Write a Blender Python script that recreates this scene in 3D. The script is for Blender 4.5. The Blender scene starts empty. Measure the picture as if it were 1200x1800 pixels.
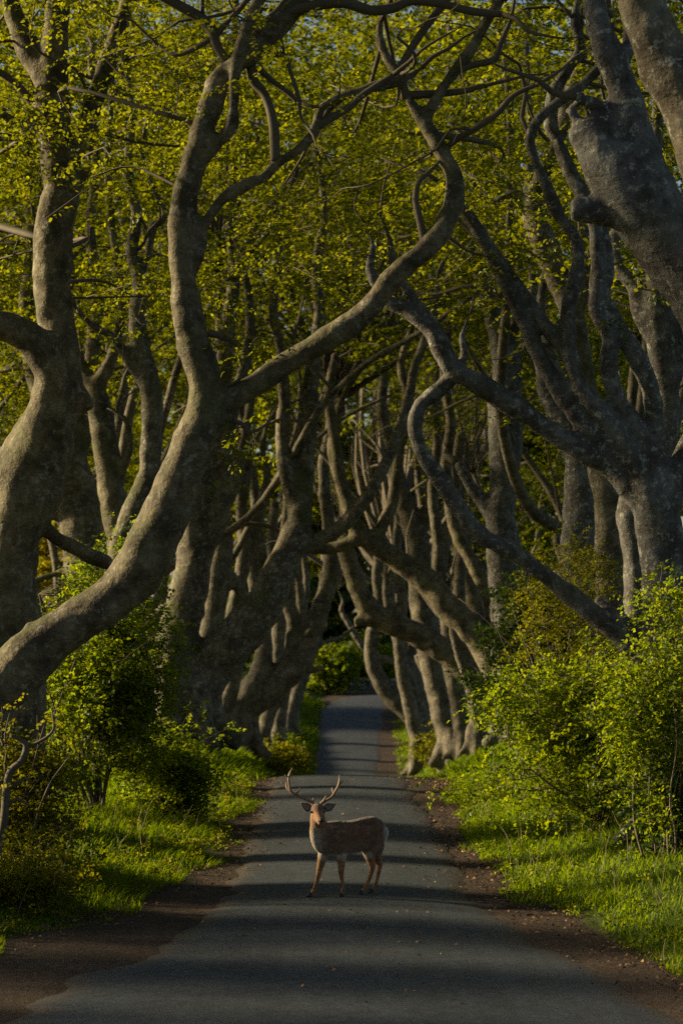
import bpy, bmesh, math, random
import numpy as np
from mathutils import Vector

rng = np.random.default_rng(7)
random.seed(7)
sc = bpy.context.scene
col = sc.collection

# ------------------------------------------------------------------ camera
F = 4250.0            # focal length in photograph pixels (85 mm on 36 mm high frame)
EYE = 3.3             # camera height over the lane in metres
cam_d = bpy.data.cameras.new('camera')
cam = bpy.data.objects.new('camera', cam_d)
col.objects.link(cam)
cam.location = (0, 0, EYE)
cam.rotation_euler = (math.radians(90), 0, 0)
cam_d.sensor_fit = 'VERTICAL'
cam_d.sensor_height = 36.0
cam_d.lens = 85.0
cam_d.shift_y = 0.1
cam_d.clip_end = 3000
cam_d.dof.use_dof = True
cam_d.dof.focus_distance = 30.0
cam_d.dof.aperture_fstop = 2.4
sc.camera = cam

# ------------------------------------------------------------------ sky, sun, exposure
SUN_AZ = math.radians(-77)     # from +Y (down the lane) towards -X (left)
SUN_EL = math.radians(17.5)
sun_dir = Vector((math.sin(SUN_AZ) * math.cos(SUN_EL), math.cos(SUN_AZ) * math.cos(SUN_EL), math.sin(SUN_EL)))
world = bpy.data.worlds.new('World')
sc.world = world
world.use_nodes = True
wn = world.node_tree.nodes
wl = world.node_tree.links
bg = wn['Background']
sky = wn.new('ShaderNodeTexSky')
sky.sky_type = 'NISHITA'
sky.sun_disc = False
sky.sun_elevation = SUN_EL
sky.sun_rotation = SUN_AZ
sky.air_density = 1.0
sky.dust_density = 1.0
wl.new(sky.outputs[0], bg.inputs[0])
bg.inputs[1].default_value = 0.05
sun_d = bpy.data.lights.new('sun', 'SUN')
sun_d.energy = 5.0
sun_d.angle = math.radians(5.5)
sun_d.color = (1.0, 0.81, 0.47)
sun_o = bpy.data.objects.new('sun', sun_d)
col.objects.link(sun_o)
sun_o.rotation_euler = sun_dir.to_track_quat('Z', 'Y').to_euler()
sun_o.location = sun_dir * 200
vs = sc.view_settings
vs.view_transform = 'Standard'
vs.look = 'None'
vs.exposure = 1.08
vs.gamma = 1.0
sc.render.engine = 'CYCLES'
cy = sc.cycles
cy.max_bounces = 4
cy.diffuse_bounces = 2
cy.glossy_bounces = 1
cy.transmission_bounces = 2
cy.transparent_max_bounces = 4
cy.caustics_reflective = False
cy.caustics_refractive = False
cy.use_denoising = False
cy.sample_clamp_indirect = 3.0
cy.sample_clamp_direct = 5.0

# ------------------------------------------------------------------ small numeric helpers
def P(px, py, d):
    return np.array([(px - 600.0) * d / F, d, EYE - (py - 1080.0) * d / F])

def hash3(i, j, k, s):
    n = (i * 374761393 + j * 668265263 + k * 2147483647 + s * 1274126177) & 0xFFFFFFFF
    n = ((n ^ (n >> 13)) * 1274126177) & 0xFFFFFFFF
    n = n ^ (n >> 16)
    return (n & 0xFFFF) / 65535.0

def vnoise(p, s=0):
    p = np.asarray(p, float)
    f = np.floor(p).astype(np.int64)
    t = p - f
    t = t * t * (3 - 2 * t)
    r = 0
    for a in (0, 1):
        for b in (0, 1):
            for c in (0, 1):
                w = (t[..., 0] if a else 1 - t[..., 0]) * (t[..., 1] if b else 1 - t[..., 1]) * (t[..., 2] if c else 1 - t[..., 2])
                r = r + w * hash3(f[..., 0] + a, f[..., 1] + b, f[..., 2] + c, s)
    return r * 2 - 1

def sstep(a, b, x):
    t = np.clip((x - a) / (b - a), 0, 1)
    return t * t * (3 - 2 * t)

def norm(v):
    return v / np.maximum(np.linalg.norm(v, axis=-1, keepdims=True), 1e-9)

def catmull(pts, n_per):
    """pts (n,k) -> resampled smooth curve; n_per: samples per segment (list)"""
    pts = np.asarray(pts, float)
    n = len(pts)
    ext = np.vstack([2 * pts[0] - pts[1], pts, 2 * pts[-1] - pts[-2]])
    out = []
    for i in range(n - 1):
        p0, p1, p2, p3 = ext[i], ext[i + 1], ext[i + 2], ext[i + 3]
        m = n_per[i]
        for t in np.arange(m) / m:
            out.append(0.5 * ((2 * p1) + (-p0 + p2) * t + (2 * p0 - 5 * p1 + 4 * p2 - p3) * t * t + (-p0 + 3 * p1 - 3 * p2 + p3) * t ** 3))
    out.append(pts[-1])
    return np.array(out)

class MB:
    """collects polygons of one mesh"""
    def __init__(self):
        self.v = []; self.f = []; self.n = 0
    def add(self, verts, faces):
        verts = np.asarray(verts, float)
        self.v.append(verts)
        self.f += [[i + self.n for i in f] for f in faces]
        self.n += len(verts)
    def tube(self, pts, rad, sides=10, caps=True, seed=0, lump=0.0, squash=None):
        pts = np.asarray(pts, float); rad = np.asarray(rad, float)
        n = len(pts)
        tan = np.gradient(pts, axis=0)
        tan = norm(tan)
        up = np.array([0.13, 0.97, 0.2])
        a = np.cross(tan[0], up); a /= max(np.linalg.norm(a), 1e-6)
        ang = np.arange(sides) * 2 * math.pi / sides
        rings = []
        for i in range(n):
            a = a - tan[i] * np.dot(a, tan[i]); a /= max(np.linalg.norm(a), 1e-6)
            b = np.cross(tan[i], a)
            r = np.full(sides, rad[i])
            ring = pts[i] + (np.cos(ang)[:, None] * a + np.sin(ang)[:, None] * b) * r[:, None]
            rings.append(ring)
        V = np.array(rings).reshape(-1, 3)
        if lump:
            c = np.repeat(pts, sides, axis=0); rr = np.repeat(rad, sides)
            q = V / np.maximum(rr, .12)[:, None]
            k = vnoise(q * 0.9 + seed, 3) * lump + vnoise(q * 2.1 + seed, 5) * lump * .5
            V = c + (V - c) * (1 + k)[:, None]
        faces = []
        for i in range(n - 1):
            for j in range(sides):
                k = (j + 1) % sides
                faces.append((i * sides + j, i * sides + k, (i + 1) * sides + k, (i + 1) * sides + j))
        if caps:
            faces.append(tuple(range(sides))[::-1])
            faces.append(tuple((n - 1) * sides + j for j in range(sides)))
        self.add(V, faces)
    def mesh(self, name):
        me = bpy.data.meshes.new(name)
        V = np.vstack(self.v) if self.v else np.zeros((0, 3))
        me.from_pydata(V.tolist(), [], self.f)
        return me

def np_mesh(name, V, faces):
    """fast mesh from numpy; faces (n,3) or (n,4)"""
    me = bpy.data.meshes.new(name)
    V = np.ascontiguousarray(V, np.float32); faces = np.ascontiguousarray(faces, np.int32)
    k = faces.shape[1]
    me.vertices.add(len(V)); me.vertices.foreach_set('co', V.ravel())
    me.loops.add(faces.size); me.loops.foreach_set('vertex_index', faces.ravel())
    me.polygons.add(len(faces)); me.polygons.foreach_set('loop_start', np.arange(0, faces.size, k, dtype=np.int32))
    me.update(calc_edges=True)
    return me

def fattr(me, name, vals):
    a = me.attributes.new(name, 'FLOAT', 'POINT')
    a.data.foreach_set('value', np.ascontiguousarray(vals, np.float32))

def cattr(me, name, rgb):
    a = me.attributes.new(name, 'FLOAT_COLOR', 'POINT')
    c = np.ones((len(rgb), 4), np.float32); c[:, :3] = rgb
    a.data.foreach_set('color', c.ravel())

def smooth(me):
    me.polygons.foreach_set('use_smooth', np.ones(len(me.polygons), dtype=bool))

def obj(name, me, mat=None, parent=None, kind=None):
    o = bpy.data.objects.new(name, me)
    col.objects.link(o)
    if mat is not None:
        me.materials.append(mat)
    if parent is not None:
        o.parent = parent
        o.matrix_parent_inverse = parent.matrix_basis.inverted()
    if kind:
        o['kind'] = kind
    return o

def tag(o, label, cat, group=None, kind=None):
    o['label'] = label; o['category'] = cat
    if group: o['group'] = group
    if kind: o['kind'] = kind
    return o

def thing(name, label, cat, loc, group=None):
    o = bpy.data.objects.new(name, None)
    o.empty_display_size = 0.3
    col.objects.link(o)
    o.location = tuple(float(c) for c in loc)
    return tag(o, label, cat, group)

def remesh(me, voxel, iters=3, fac=0.5):
    o = bpy.data.objects.new('working_mesh', me)
    col.objects.link(o)
    m = o.modifiers.new('r', 'REMESH'); m.mode = 'VOXEL'; m.voxel_size = voxel
    if iters:
        s = o.modifiers.new('s', 'SMOOTH'); s.factor = fac; s.iterations = iters
    dg = bpy.context.evaluated_depsgraph_get()
    ev = o.evaluated_get(dg)
    out = bpy.data.meshes.new_from_object(ev)
    bpy.data.objects.remove(o)
    smooth(out)
    out.materials.clear()
    return out

def verts_of(me):
    a = np.empty(len(me.vertices) * 3, np.float32); me.vertices.foreach_get('co', a)
    return a.reshape(-1, 3)

def set_verts(me, V):
    me.vertices.foreach_set('co', np.ascontiguousarray(V, np.float32).ravel()); me.update()

# ------------------------------------------------------------------ materials
def new_mat(name):
    m = bpy.data.materials.new(name); m.use_nodes = True
    nt = m.node_tree; nt.nodes.clear()
    out = nt.nodes.new('ShaderNodeOutputMaterial')
    return m, nt, out

class NT:
    def __init__(self, nt): self.nt = nt
    def n(self, t, **kw):
        nd = self.nt.nodes.new('ShaderNode' + t)
        for k, v in kw.items():
            if k.startswith('i_'):
                key = k[2:]
                nd.inputs[int(key) if key.isdigit() else key.replace('_', ' ')].default_value = v
            else: setattr(nd, k, v)
        return nd
    def l(self, a, b): self.nt.links.new(a, b)
    def noise(self, vec, scale, detail=4, rough=.55, dist=0.0):
        nd = self.n('TexNoise'); nd.inputs['Scale'].default_value = scale; nd.inputs['Detail'].default_value = detail
        nd.inputs['Roughness'].default_value = rough; nd.inputs['Distortion'].default_value = dist
        if vec is not None: self.l(vec, nd.inputs['Vector'])
        return nd.outputs[0]
    def ramp(self, fac, stops):
        nd = self.n('ValToRGB')
        el = nd.color_ramp.elements
        while len(el) < len(stops): el.new(0.5)
        for e, (p, c) in zip(el, stops):
            e.position = p; e.color = (c, c, c, 1) if isinstance(c, (int, float)) else (*c, 1)
        self.l(fac, nd.inputs[0])
        return nd.outputs[0]
    def mix(self, fac, a, b, mode='MIX'):
        nd = self.n('Mix'); nd.data_type = 'RGBA'; nd.blend_type = mode
        for s, val in ((0, fac), (6, a), (7, b)):
            if hasattr(val, 'is_linked') or hasattr(val, 'links'): self.l(val, nd.inputs[s])
            elif s == 0: nd.inputs[0].default_value = val
            else: nd.inputs[s].default_value = (*val, 1) if len(val) == 3 else val
        return nd.outputs[2]
    def math(self, op, a, b=None):
        nd = self.n('Math'); nd.operation = op
        for s, val in ((0, a), (1, b)):
            if val is None: continue
            if hasattr(val, 'links'): self.l(val, nd.inputs[s])
            else: nd.inputs[s].default_value = val
        return nd.outputs[0]

def bark_mat(name, cool=0.0, moss=0.5, lich=0.5):
    m, nt, out = new_mat(name); T = NT(nt)
    tc = T.n('TexCoord').outputs['Object']
    mid = T.noise(tc, 2.4, 4, .65)
    mp = T.n('Mapping'); mp.inputs['Scale'].default_value = (3.0, 3.0, 13); T.l(tc, mp.inputs[0])
    wr = T.noise(mp.outputs[0], 1.5, 2, .6, .5)              # horizontal wrinkles of beech bark
    li = T.noise(tc, 9.0, 4, .8)
    mp2 = T.n('Mapping'); mp2.inputs['Scale'].default_value = (7, 7, 1.1); T.l(tc, mp2.inputs[0])
    st = T.noise(mp2.outputs[0], 1.0, 2, .5)                 # water streaks down the stem
    c0 = (0.19 - .04 * cool, 0.158 - .012 * cool, 0.10 + .042 * cool)
    c1 = (0.058, 0.045 + .004 * cool, 0.03 + .018 * cool)
    base = T.mix(T.ramp(mid, [(.36, 0.0), (.64, 1.0)]), c1, c0)
    base = T.mix(T.math('MULTIPLY', T.ramp(wr, [(.33, .6), (.45, 0.0)]), T.ramp(mid, [(.35, 1.0), (.6, .15)])), base, (0.06, 0.048, 0.036))
    base = T.mix(T.ramp(st, [(.55, 0.0), (.70, .6)]), base, (0.05, 0.042, 0.034))
    geo = T.n('NewGeometry')
    sep = T.n('SeparateXYZ'); T.l(geo.outputs['Normal'], sep.inputs[0])
    big = T.noise(tc, .9, 4, .7)
    mo = T.ramp(T.math('ADD', big, T.math('MULTIPLY', sep.outputs[2], .10)), [(.52, 0.0), (.66, 1.0)])
    base = T.mix(T.math('MULTIPLY', mo, moss * .85), base, (0.06, 0.066, 0.018))
    lf = T.math('MULTIPLY', T.ramp(li, [(.555, 0.0), (.60, 1.0)]), T.ramp(big, [(.38, lich), (.62, lich * .25)]))
    base = T.mix(lf, base, (0.34, 0.35, 0.29))
    base = T.mix(T.ramp(li, [(.36, .65), (.43, 0.0)]), base, (0.035, 0.028, 0.02))
    h = T.math('ADD', T.math('MULTIPLY', wr, .28), T.math('ADD', T.math('MULTIPLY', li, .35), T.math('MULTIPLY', mid, .9)))
    bp = T.n('Bump'); bp.inputs['Strength'].default_value = .9; bp.inputs['Distance'].default_value = .06; T.l(h, bp.inputs['Height'])
    b = T.n('BsdfPrincipled'); T.l(base, b.inputs['Base Color']); b.inputs['Roughness'].default_value = .8
    b.inputs['Specular IOR Level'].default_value = .22
    T.l(bp.outputs[0], b.inputs['Normal']); T.l(b.outputs[0], out.inputs[0])
    return m

def twig_mat():
    m, nt, out = new_mat('twig_bark'); T = NT(nt)
    tc = T.n('TexCoord').outputs['Object']
    b = T.n('BsdfPrincipled'); T.l(T.mix(T.noise(tc, 3, 2), (.06, .045, .03), (.14, .115, .085)), b.inputs['Base Color'])
    b.inputs['Roughness'].default_value = .85; T.l(b.outputs[0], out.inputs[0])
    return m

def leaf_mat(name, c_lo, c_hi, t_lo, t_hi, trans=.5, gloss=.06):
    m, nt, out = new_mat(name); T = NT(nt)
    geo = T.n('NewGeometry')
    r = geo.outputs['Random Per Island']
    f = r
    d = T.n('BsdfDiffuse'); T.l(T.mix(f, c_lo, c_hi), d.inputs[0])
    t = T.n('BsdfTranslucent'); T.l(T.mix(f, t_lo, t_hi), t.inputs[0])
    g = T.n('BsdfGlossy'); g.inputs['Roughness'].default_value = .42; g.inputs[0].default_value = (.9, .95, .85, 1)
    mx = T.n('MixShader'); mx.inputs[0].default_value = trans; T.l(d.outputs[0], mx.inputs[1]); T.l(t.outputs[0], mx.inputs[2])
    mg = T.n('MixShader'); mg.inputs[0].default_value = gloss; T.l(mx.outputs[0], mg.inputs[1]); T.l(g.outputs[0], mg.inputs[2])
    T.l(mg.outputs[0], out.inputs[0])
    return m

M = {}
M['bark'] = bark_mat('beech_bark_warm', 0.0, .8, .55)
M['bark_cool'] = bark_mat('beech_bark_grey', 1.0, .35, .9)
M['bark_moss'] = bark_mat('beech_bark_mossy', 0.2, 1.0, .8)
M['bark_far'] = bark_mat('beech_bark_far', 0.3, .5, .5)
M['twig'] = twig_mat()
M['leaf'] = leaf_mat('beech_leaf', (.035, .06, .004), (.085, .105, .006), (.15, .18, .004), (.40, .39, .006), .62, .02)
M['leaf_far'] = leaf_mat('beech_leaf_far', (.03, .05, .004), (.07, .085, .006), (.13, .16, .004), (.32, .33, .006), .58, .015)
M['leaf_shrub'] = leaf_mat('hawthorn_leaf', (.05, .09, .006), (.12, .15, .008), (.16, .25, .005), (.42, .46, .008), .55, .012)
M['leaf_yellow'] = leaf_mat('young_leaf', (.06, .08, .006), (.13, .13, .008), (.2, .21, .005), (.42, .38, .008), .52, .012)
M['glow_leaf'] = leaf_mat('field_glow_leaf', (.22, .20, .012), (.50, .40, .02), (.25, .24, .01), (.50, .42, .015), .5, .01)  # golden sun glow of the field bushes put into the leaf colour
M['leaf_dark'] = leaf_mat('ivy_leaf', (.018, .04, .010), (.04, .065, .012), (.03, .07, .008), (.09, .12, .012), .35, .01)
M['leaf_wood'] = leaf_mat('woodland_leaf', (.03, .06, .012), (.06, .09, .015), (.05, .10, .01), (.12, .15, .012), .4, .02)
M['grass'] = leaf_mat('grass_blade', (.05, .10, .004), (.12, .16, .005), (.15, .26, .004), (.36, .44, .006), .5, .006)

# ------------------------------------------------------------------ terrain functions
ROAD_D = [-40, 0, 44, 49, 54, 60, 70, 80, 90, 100, 108, 120, 130, 145, 152, 160, 180, 260]
ROAD_Z = [0, 0, 0, -.04, -.28, -.78, -1.78, -2.75, -3.5, -4.05, -4.12, -3.52, -2.97, -2.18, -1.95, -1.9, -2.0, -2.0]
BANK_D = [-40, 0, 25, 49, 61, 75, 84, 98, 110, 125, 145, 160, 200, 260]
BANK_Z = [.30, .30, .32, .30, .15, -.85, -1.4, -2.5, -2.95, -2.5, -1.55, -1.2, -1.0, -1.0]
CEN_D = [-40, 19, 28, 49, 110, 130, 145, 152, 160, 180]
CEN_X = [0, 0, .08, -.06, .18, .45, .85, 2.0, 4.6, 14]
GL_D = [-40, 16, 19, 24.6, 27, 30, 33.4, 36.5, 38, 41, 44, 49, 60, 75, 98, 110, 130, 145, 160]
GL_X = [-6.5, -5.0, -4.4, -3.5, -2.6, -2.05, -1.62, -1.62, -1.95, -1.55, -1.7, -1.9, -2.0, -1.9, -1.7, -1.4, -1.3, -1.3, -1.0]
GR_D = [-40, 16, 19, 25, 27, 29, 35, 44, 49, 60, 75, 98, 110, 145, 160]
GR_X = [6.5, 4.6, 3.7, 2.75, 2.4, 2.12, 1.95, 2.1, 2.2, 2.45, 2.6, 2.6, 2.75, 3.2, 6.5]
AL_D = [-40, 14, 19.5, 22, 24.6, 28, 33, 49, 110, 145, 160]
AL_W = [-3.6, -3.3, -2.8, -2.35, -1.66, -1.42, -1.32, -1.36, -1.5, -1.9, -2.6]    # from the centre line
AR_D = [-40, 14, 19.5, 22, 24.6, 28, 33, 39, 49, 110, 145, 160]
AR_W = [3.6, 3.3, 2.8, 2.35, 1.9, 1.46, 1.42, 1.38, 1.38, 1.5, 1.8, 2.4]

def _smoothi(x, xs, ys):
    # averaged linear interpolation: rounded profile
    r = 0
    for o in (-3, -1.5, 0, 1.5, 3): r = r + np.interp(x + o, xs, ys)
    return r / 5
def road_z(d): return _smoothi(np.asarray(d, float), ROAD_D, ROAD_Z)
def bank_z(d): return _smoothi(np.asarray(d, float), BANK_D, BANK_Z)
def cen_x(d): return _smoothi(np.asarray(d, float), CEN_D, CEN_X)
def gl_x(d): return np.interp(d, GL_D, GL_X)
def gr_x(d): return np.interp(d, GR_D, GR_X)
def ground_z(x, d):
    x = np.asarray(x, float); d = np.asarray(d, float)
    rz = road_z(d); bz = bank_z(d)
    q = np.stack([x * .6, d * .5, 0 * x], -1); q2 = np.stack([x * 2.3, d * 2.0, 0 * x + 4], -1)
    n1 = vnoise(q, 11); n2 = vnoise(q2, 12)
    sl = sstep(-.1, 2.3, gl_x(d) - x); sr = sstep(-.1, 2.3, x - gr_x(d))
    s = np.maximum(sl, sr)
    out = np.clip((np.abs(x) - 8) / 40, 0, 1)
    z = rz - .035 + s * (bz - rz + .05 + n1 * .10) + (n2 * .018 + .005) * np.clip(s * 3 + (np.abs(x) > 1.6), 0, 1)
    z = z + out * (n1 * .5 - .6) + np.clip((np.abs(x) - 60) / 400, 0, 1) * 10 + np.clip((d - 170) / 300, 0, 1) * 6
    return z

# ------------------------------------------------------------------ ground and road
xs = np.unique(np.concatenate([np.arange(-8, 8.01, .2), np.array([-8.6, -9.6, -11, -13, -16, -20, -26, -34, -45, -60, -90, -140, -220, -400, -800, 8.6, 9.6, 11, 13, 16, 20, 26, 34, 45, 60, 90, 140, 220, 400, 800])]))
ds = np.unique(np.concatenate([np.arange(-40, 16, 4), np.arange(16, 60, .4), np.arange(60, 160, 1.0), np.arange(160, 260, 8), np.array([300, 360, 450, 600, 900, 1400])]))
XX, DD = np.meshgrid(xs, ds)
ZZ = ground_z(XX, DD)
V = np.stack([XX, DD, ZZ], -1).reshape(-1, 3)
nx, nd_ = len(xs), len(ds)
ii = (np.arange(nd_ - 1)[:, None] * nx + np.arange(nx - 1)[None, :]).ravel()
FQ = np.stack([ii, ii + 1, ii + nx + 1, ii + nx], -1)
me = np_mesh('ground', V, FQ); smooth(me)
gn = vnoise(np.stack([XX * 1.7, DD * 1.2, 0 * XX], -1), 21)
gm = np.maximum(sstep(-.15, .35, gl_x(DD) - XX + gn * .25), sstep(-.15, .35, XX - gr_x(DD) + gn * .25))
fattr(me, 'cover', gm.ravel())

m, nt, out = new_mat('soil_and_turf'); T = NT(nt)
tc = T.n('TexCoord').outputs['Object']
at = T.n('Attribute'); at.attribute_name = 'cover'
n1 = T.noise(tc, 1.2, 5, .6); n2 = T.noise(tc, 14, 5, .7); n3 = T.noise(tc, 60, 3, .6)
dirt = T.mix(T.ramp(n1, [(.35, 0.0), (.65, 1.0)]), (.052, .037, .029), (.088, .063, .05))
dirt = T.mix(T.ramp(n2, [(.42, 0.0), (.6, 1.0)]), T.mix(.6, dirt, (.03, .021, .017)), dirt)
dirt = T.mix(T.ramp(n3, [(.63, 0.0), (.68, .7)]), dirt, (.16, .12, .09))
turf = T.mix(T.ramp(n2, [(.35, 0.0), (.65, 1.0)]), (.03, .05, .008), (.07, .095, .012))
cov = T.ramp(T.math('ADD', at.outputs['Fac'], T.math('MULTIPLY', T.math('SUBTRACT', n2, .5), .7)), [(.4, 0.0), (.6, 1.0)])
bs = T.n('BsdfPrincipled'); T.l(T.mix(cov, dirt, turf), bs.inputs['Base Color']); bs.inputs['Roughness'].default_value = .95
bs.inputs['Specular IOR Level'].default_value = .15
bp = T.n('Bump'); bp.inputs['Strength'].default_value = .9; bp.inputs['Distance'].default_value = .04
T.l(T.math('ADD', n2, T.math('MULTIPLY', n3, .4)), bp.inputs['Height']); T.l(bp.outputs[0], bs.inputs['Normal'])
T.l(bs.outputs[0], out.inputs[0])
o = obj('ground', me, m, kind='structure')

rd = np.unique(np.concatenate([np.arange(-38, 14, 2), np.arange(14, 60, .25), np.arange(60, 176, .6)]))
uu = np.linspace(0, 1, 25)
RX = []; RD = []; EDG = []
for d in rd:
    wob = vnoise(np.array([[d * .9, 3.1, 0], [d * .9, 9.7, 0]]), 31) * .13 + vnoise(np.array([[d * 3.9, 3.1, 0], [d * 3.9, 9.7, 0]]), 32) * .09
    a = np.interp(d, AL_D, AL_W) + wob[0]; b = np.interp(d, AR_D, AR_W) + wob[1]
    c = float(cen_x(d))
    RX.append(c + a + (b - a) * uu); RD.append(np.full(25, d))
    EDG.append(np.minimum(uu * (b - a), (1 - uu) * (b - a)))
RX = np.array(RX); RD = np.array(RD); EDG = np.array(EDG)
crown = .05 * (1 - (2 * uu - 1) ** 2)[None, :]
RZ = road_z(RD) + crown - .012 + vnoise(np.stack([RX * 1.1, RD * .35, 0 * RX], -1), 33) * .006
RZ = np.maximum(RZ, ground_z(RX, RD) + .004)
RZ[:, 0] -= .02; RZ[:, -1] -= .02
V = np.stack([RX, RD, RZ], -1).reshape(-1, 3)
n0 = 25
ii = (np.arange(len(rd) - 1)[:, None] * n0 + np.arange(n0 - 1)[None, :]).ravel()
me = np_mesh('road', V, np.stack([ii, ii + 1, ii + n0 + 1, ii + n0], -1)); smooth(me)
fattr(me, 'edge', EDG.ravel())
m, nt, out = new_mat('worn_asphalt'); T = NT(nt)
tc = T.n('TexCoord').outputs['Object']
at = T.n('Attribute'); at.attribute_name = 'edge'
mp = T.n('Mapping'); mp.inputs['Scale'].default_value = (.8, .5, 1); T.l(tc, mp.inputs[0])
pat = T.noise(mp.outputs[0], 1.0, 5, .6)
mp2 = T.n('Mapping'); mp2.inputs['Scale'].default_value = (3.2, .12, 1); T.l(tc, mp2.inputs[0])
tyre = T.noise(mp2.outputs[0], 1.0, 3, .5)
g1 = T.noise(tc, 85, 3, .7); g2 = T.noise(tc, 24, 4, .7)
colr = T.mix(T.ramp(pat, [(.32, 0.0), (.68, 1.0)]), (.027, .036, .052), (.053, .069, .095))
colr = T.mix(T.ramp(tyre, [(.4, 0.0), (.62, .55)]), colr, (.064, .08, .107))
g4 = T.noise(tc, 7, 5, .75)
colr = T.mix(T.ramp(g4, [(.36, .75), (.5, 0.0)]), colr, (.020, .024, .030))
colr = T.mix(T.ramp(g4, [(.58, 0.0), (.68, .55)]), colr, (.115, .12, .125))
colr = T.mix(T.ramp(g2, [(.36, .7), (.5, 0.0)]), colr, (.018, .021, .025))
colr = T.mix(T.ramp(g1, [(.36, .8), (.52, 0.0)]), colr, (.016, .018, .02))
colr = T.mix(T.ramp(g1, [(.6, 0.0), (.72, .7)]), colr, (.17, .165, .155))
vo = T.n('TexVoronoi'); vo.inputs['Scale'].default_value = 2.1; T.l(tc, vo.inputs['Vector'])
colr = T.mix(T.math('MULTIPLY', T.ramp(vo.outputs[0], [(.0, 1.0), (.035, 0.0)]), .8), colr, (.2, .13, .06))     # fallen bits
ef = T.ramp(T.math('ADD', at.outputs['Fac'], T.math('MULTIPLY', T.math('SUBTRACT', T.noise(tc, 3.2, 6, .75), .5), 1.3)), [(.0, 1.0), (.30, 0.0)])
dirtc = T.mix(g2, (.038, .028, .023), (.085, .062, .05))
colr = T.mix(T.math('MULTIPLY', ef, .92), colr, dirtc)
bs = T.n('BsdfPrincipled'); T.l(colr, bs.inputs['Base Color']); bs.inputs['Roughness'].default_value = .72
bs.inputs['Specular IOR Level'].default_value = .35
bp = T.n('Bump'); bp.inputs['Strength'].default_value = .8; bp.inputs['Distance'].default_value = .012
T.l(T.math('ADD', g1, T.math('MULTIPLY', g2, .6)), bp.inputs['Height']); T.l(bp.outputs[0], bs.inputs['Normal'])
T.l(bs.outputs[0], out.inputs[0])
obj('road', me, m, kind='structure')

# ------------------------------------------------------------------ leaves
def leaf_arrays(base, direc, nrm, size, width=.68, quad=True):
    n = len(base)
    side = norm(np.cross(direc, nrm)); nrm = norm(np.cross(side, direc))
    L = size[:, None]
    fold = .16
    if quad:
        pts = [base,
               base + direc * L * .30 + side * L * width * .46 + nrm * L * fold * .8,
               base + direc * L * .72 + side * L * width * .38 + nrm * L * fold * .5,
               base + direc * L - nrm * L * .06,
               base + direc * L * .72 - side * L * width * .38 + nrm * L * fold * .5,
               base + direc * L * .30 - side * L * width * .46 + nrm * L * fold * .8]
        V = np.stack(pts, 1).reshape(-1, 3)
        k = np.arange(n)[:, None] * 6
        Fc = np.concatenate([k + np.array([[0, 1, 2, 3]]), k + np.array([[0, 3, 4, 5]])], 0)
    else:
        pts = [base, base + direc * L * .45 + side * L * width * .55 + nrm * L * fold, base + direc * L,
               base + direc * L * .45 - side * L * width * .55 + nrm * L * fold]
        V = np.stack(pts, 1).reshape(-1, 3)
        k = np.arange(n)[:, None] * 4
        Fc = np.concatenate([k + np.array([[0, 1, 2]]), k + np.array([[0, 2, 3]])], 0)
    return V, Fc

def sprays(orig, tdir, length, k, leaf, R, tilt=.38, droop=.12):
    """flat alternate-leaved sprays -> leaf base, dir, normal, size"""
    S = len(orig)
    n = norm(np.array([0, 0, 1.0]) + R.normal(0, tilt, (S, 3)))
    t = norm(tdir - n * np.sum(tdir * n, -1, keepdims=True))
    b = np.cross(n, t)
    f = (np.arange(k) + .5) / k
    sgn = np.where(np.arange(k) % 2 == 0, 1.0, -1.0)
    pos = orig[:, None, :] + t[:, None, :] * (length[:, None, None] * f[None, :, None])
    pos[..., 2] -= droop * length[:, None] * f[None, :] ** 2
    dr = norm(t[:, None, :] * .55 + b[:, None, :] * sgn[None, :, None] * .8 + R.normal(0, .3, (S, k, 3)) + np.array([0, 0, -.12]))
    nn = norm(n[:, None, :] + R.normal(0, .42, (S, k, 3)))
    sz = leaf * R.uniform(.65, 1.2, (S, k))
    return pos.reshape(-1, 3), dr.reshape(-1, 3), nn.reshape(-1, 3), sz.ravel(), t

LEAVES = [0]
def crown_mesh(name, centres, spread, per, leaf, k, R, spray_len=.55, quad=False, keep=None, flat=.55, tilt=.38):
    """clumps of sprays round the given centres; returns mesh"""
    C = np.repeat(np.asarray(centres, float), per, axis=0)
    g = R.normal(0, 1, (len(C), 3)); g = norm(g) * (R.uniform(0, 1, (len(C), 1)) ** .45)
    sp = np.repeat(np.asarray(spread, float).reshape(-1, 1) * np.ones((len(centres), 1)), per, axis=0)
    off = g * sp; off[:, 2] *= flat
    O = C + off
    td = norm(off * np.array([1, 1, .3]) + R.normal(0, .35, off.shape) * sp + np.array([0, 0, -.1]))
    if keep is not None:
        kp = keep(O); O = O[kp]; td = td[kp]
    if len(O) == 0: return None
    ln = spray_len * R.uniform(.6, 1.25, len(O))
    b, dr, nn, sz, t = sprays(O, td, ln, k, leaf, R, tilt)
    LEAVES[0] += len(b)
    V, Fc = leaf_arrays(b, dr, nn, sz, quad=quad)
    return np_mesh(name, V, Fc)

# ------------------------------------------------------------------ trees
def wander(p, direc, length, r0, r1, R, n=7, curl=.35, up=.1):
    pts = [np.array(p)]; d = norm(np.array(direc, float))
    for i in range(n):
        d = norm(d + R.normal(0, curl, 3) + np.array([0, 0, up]))
        pts.append(pts[-1] + d * length / n)
    rad = np.linspace(r0, r1, n + 1)
    return np.array(pts), rad

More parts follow.
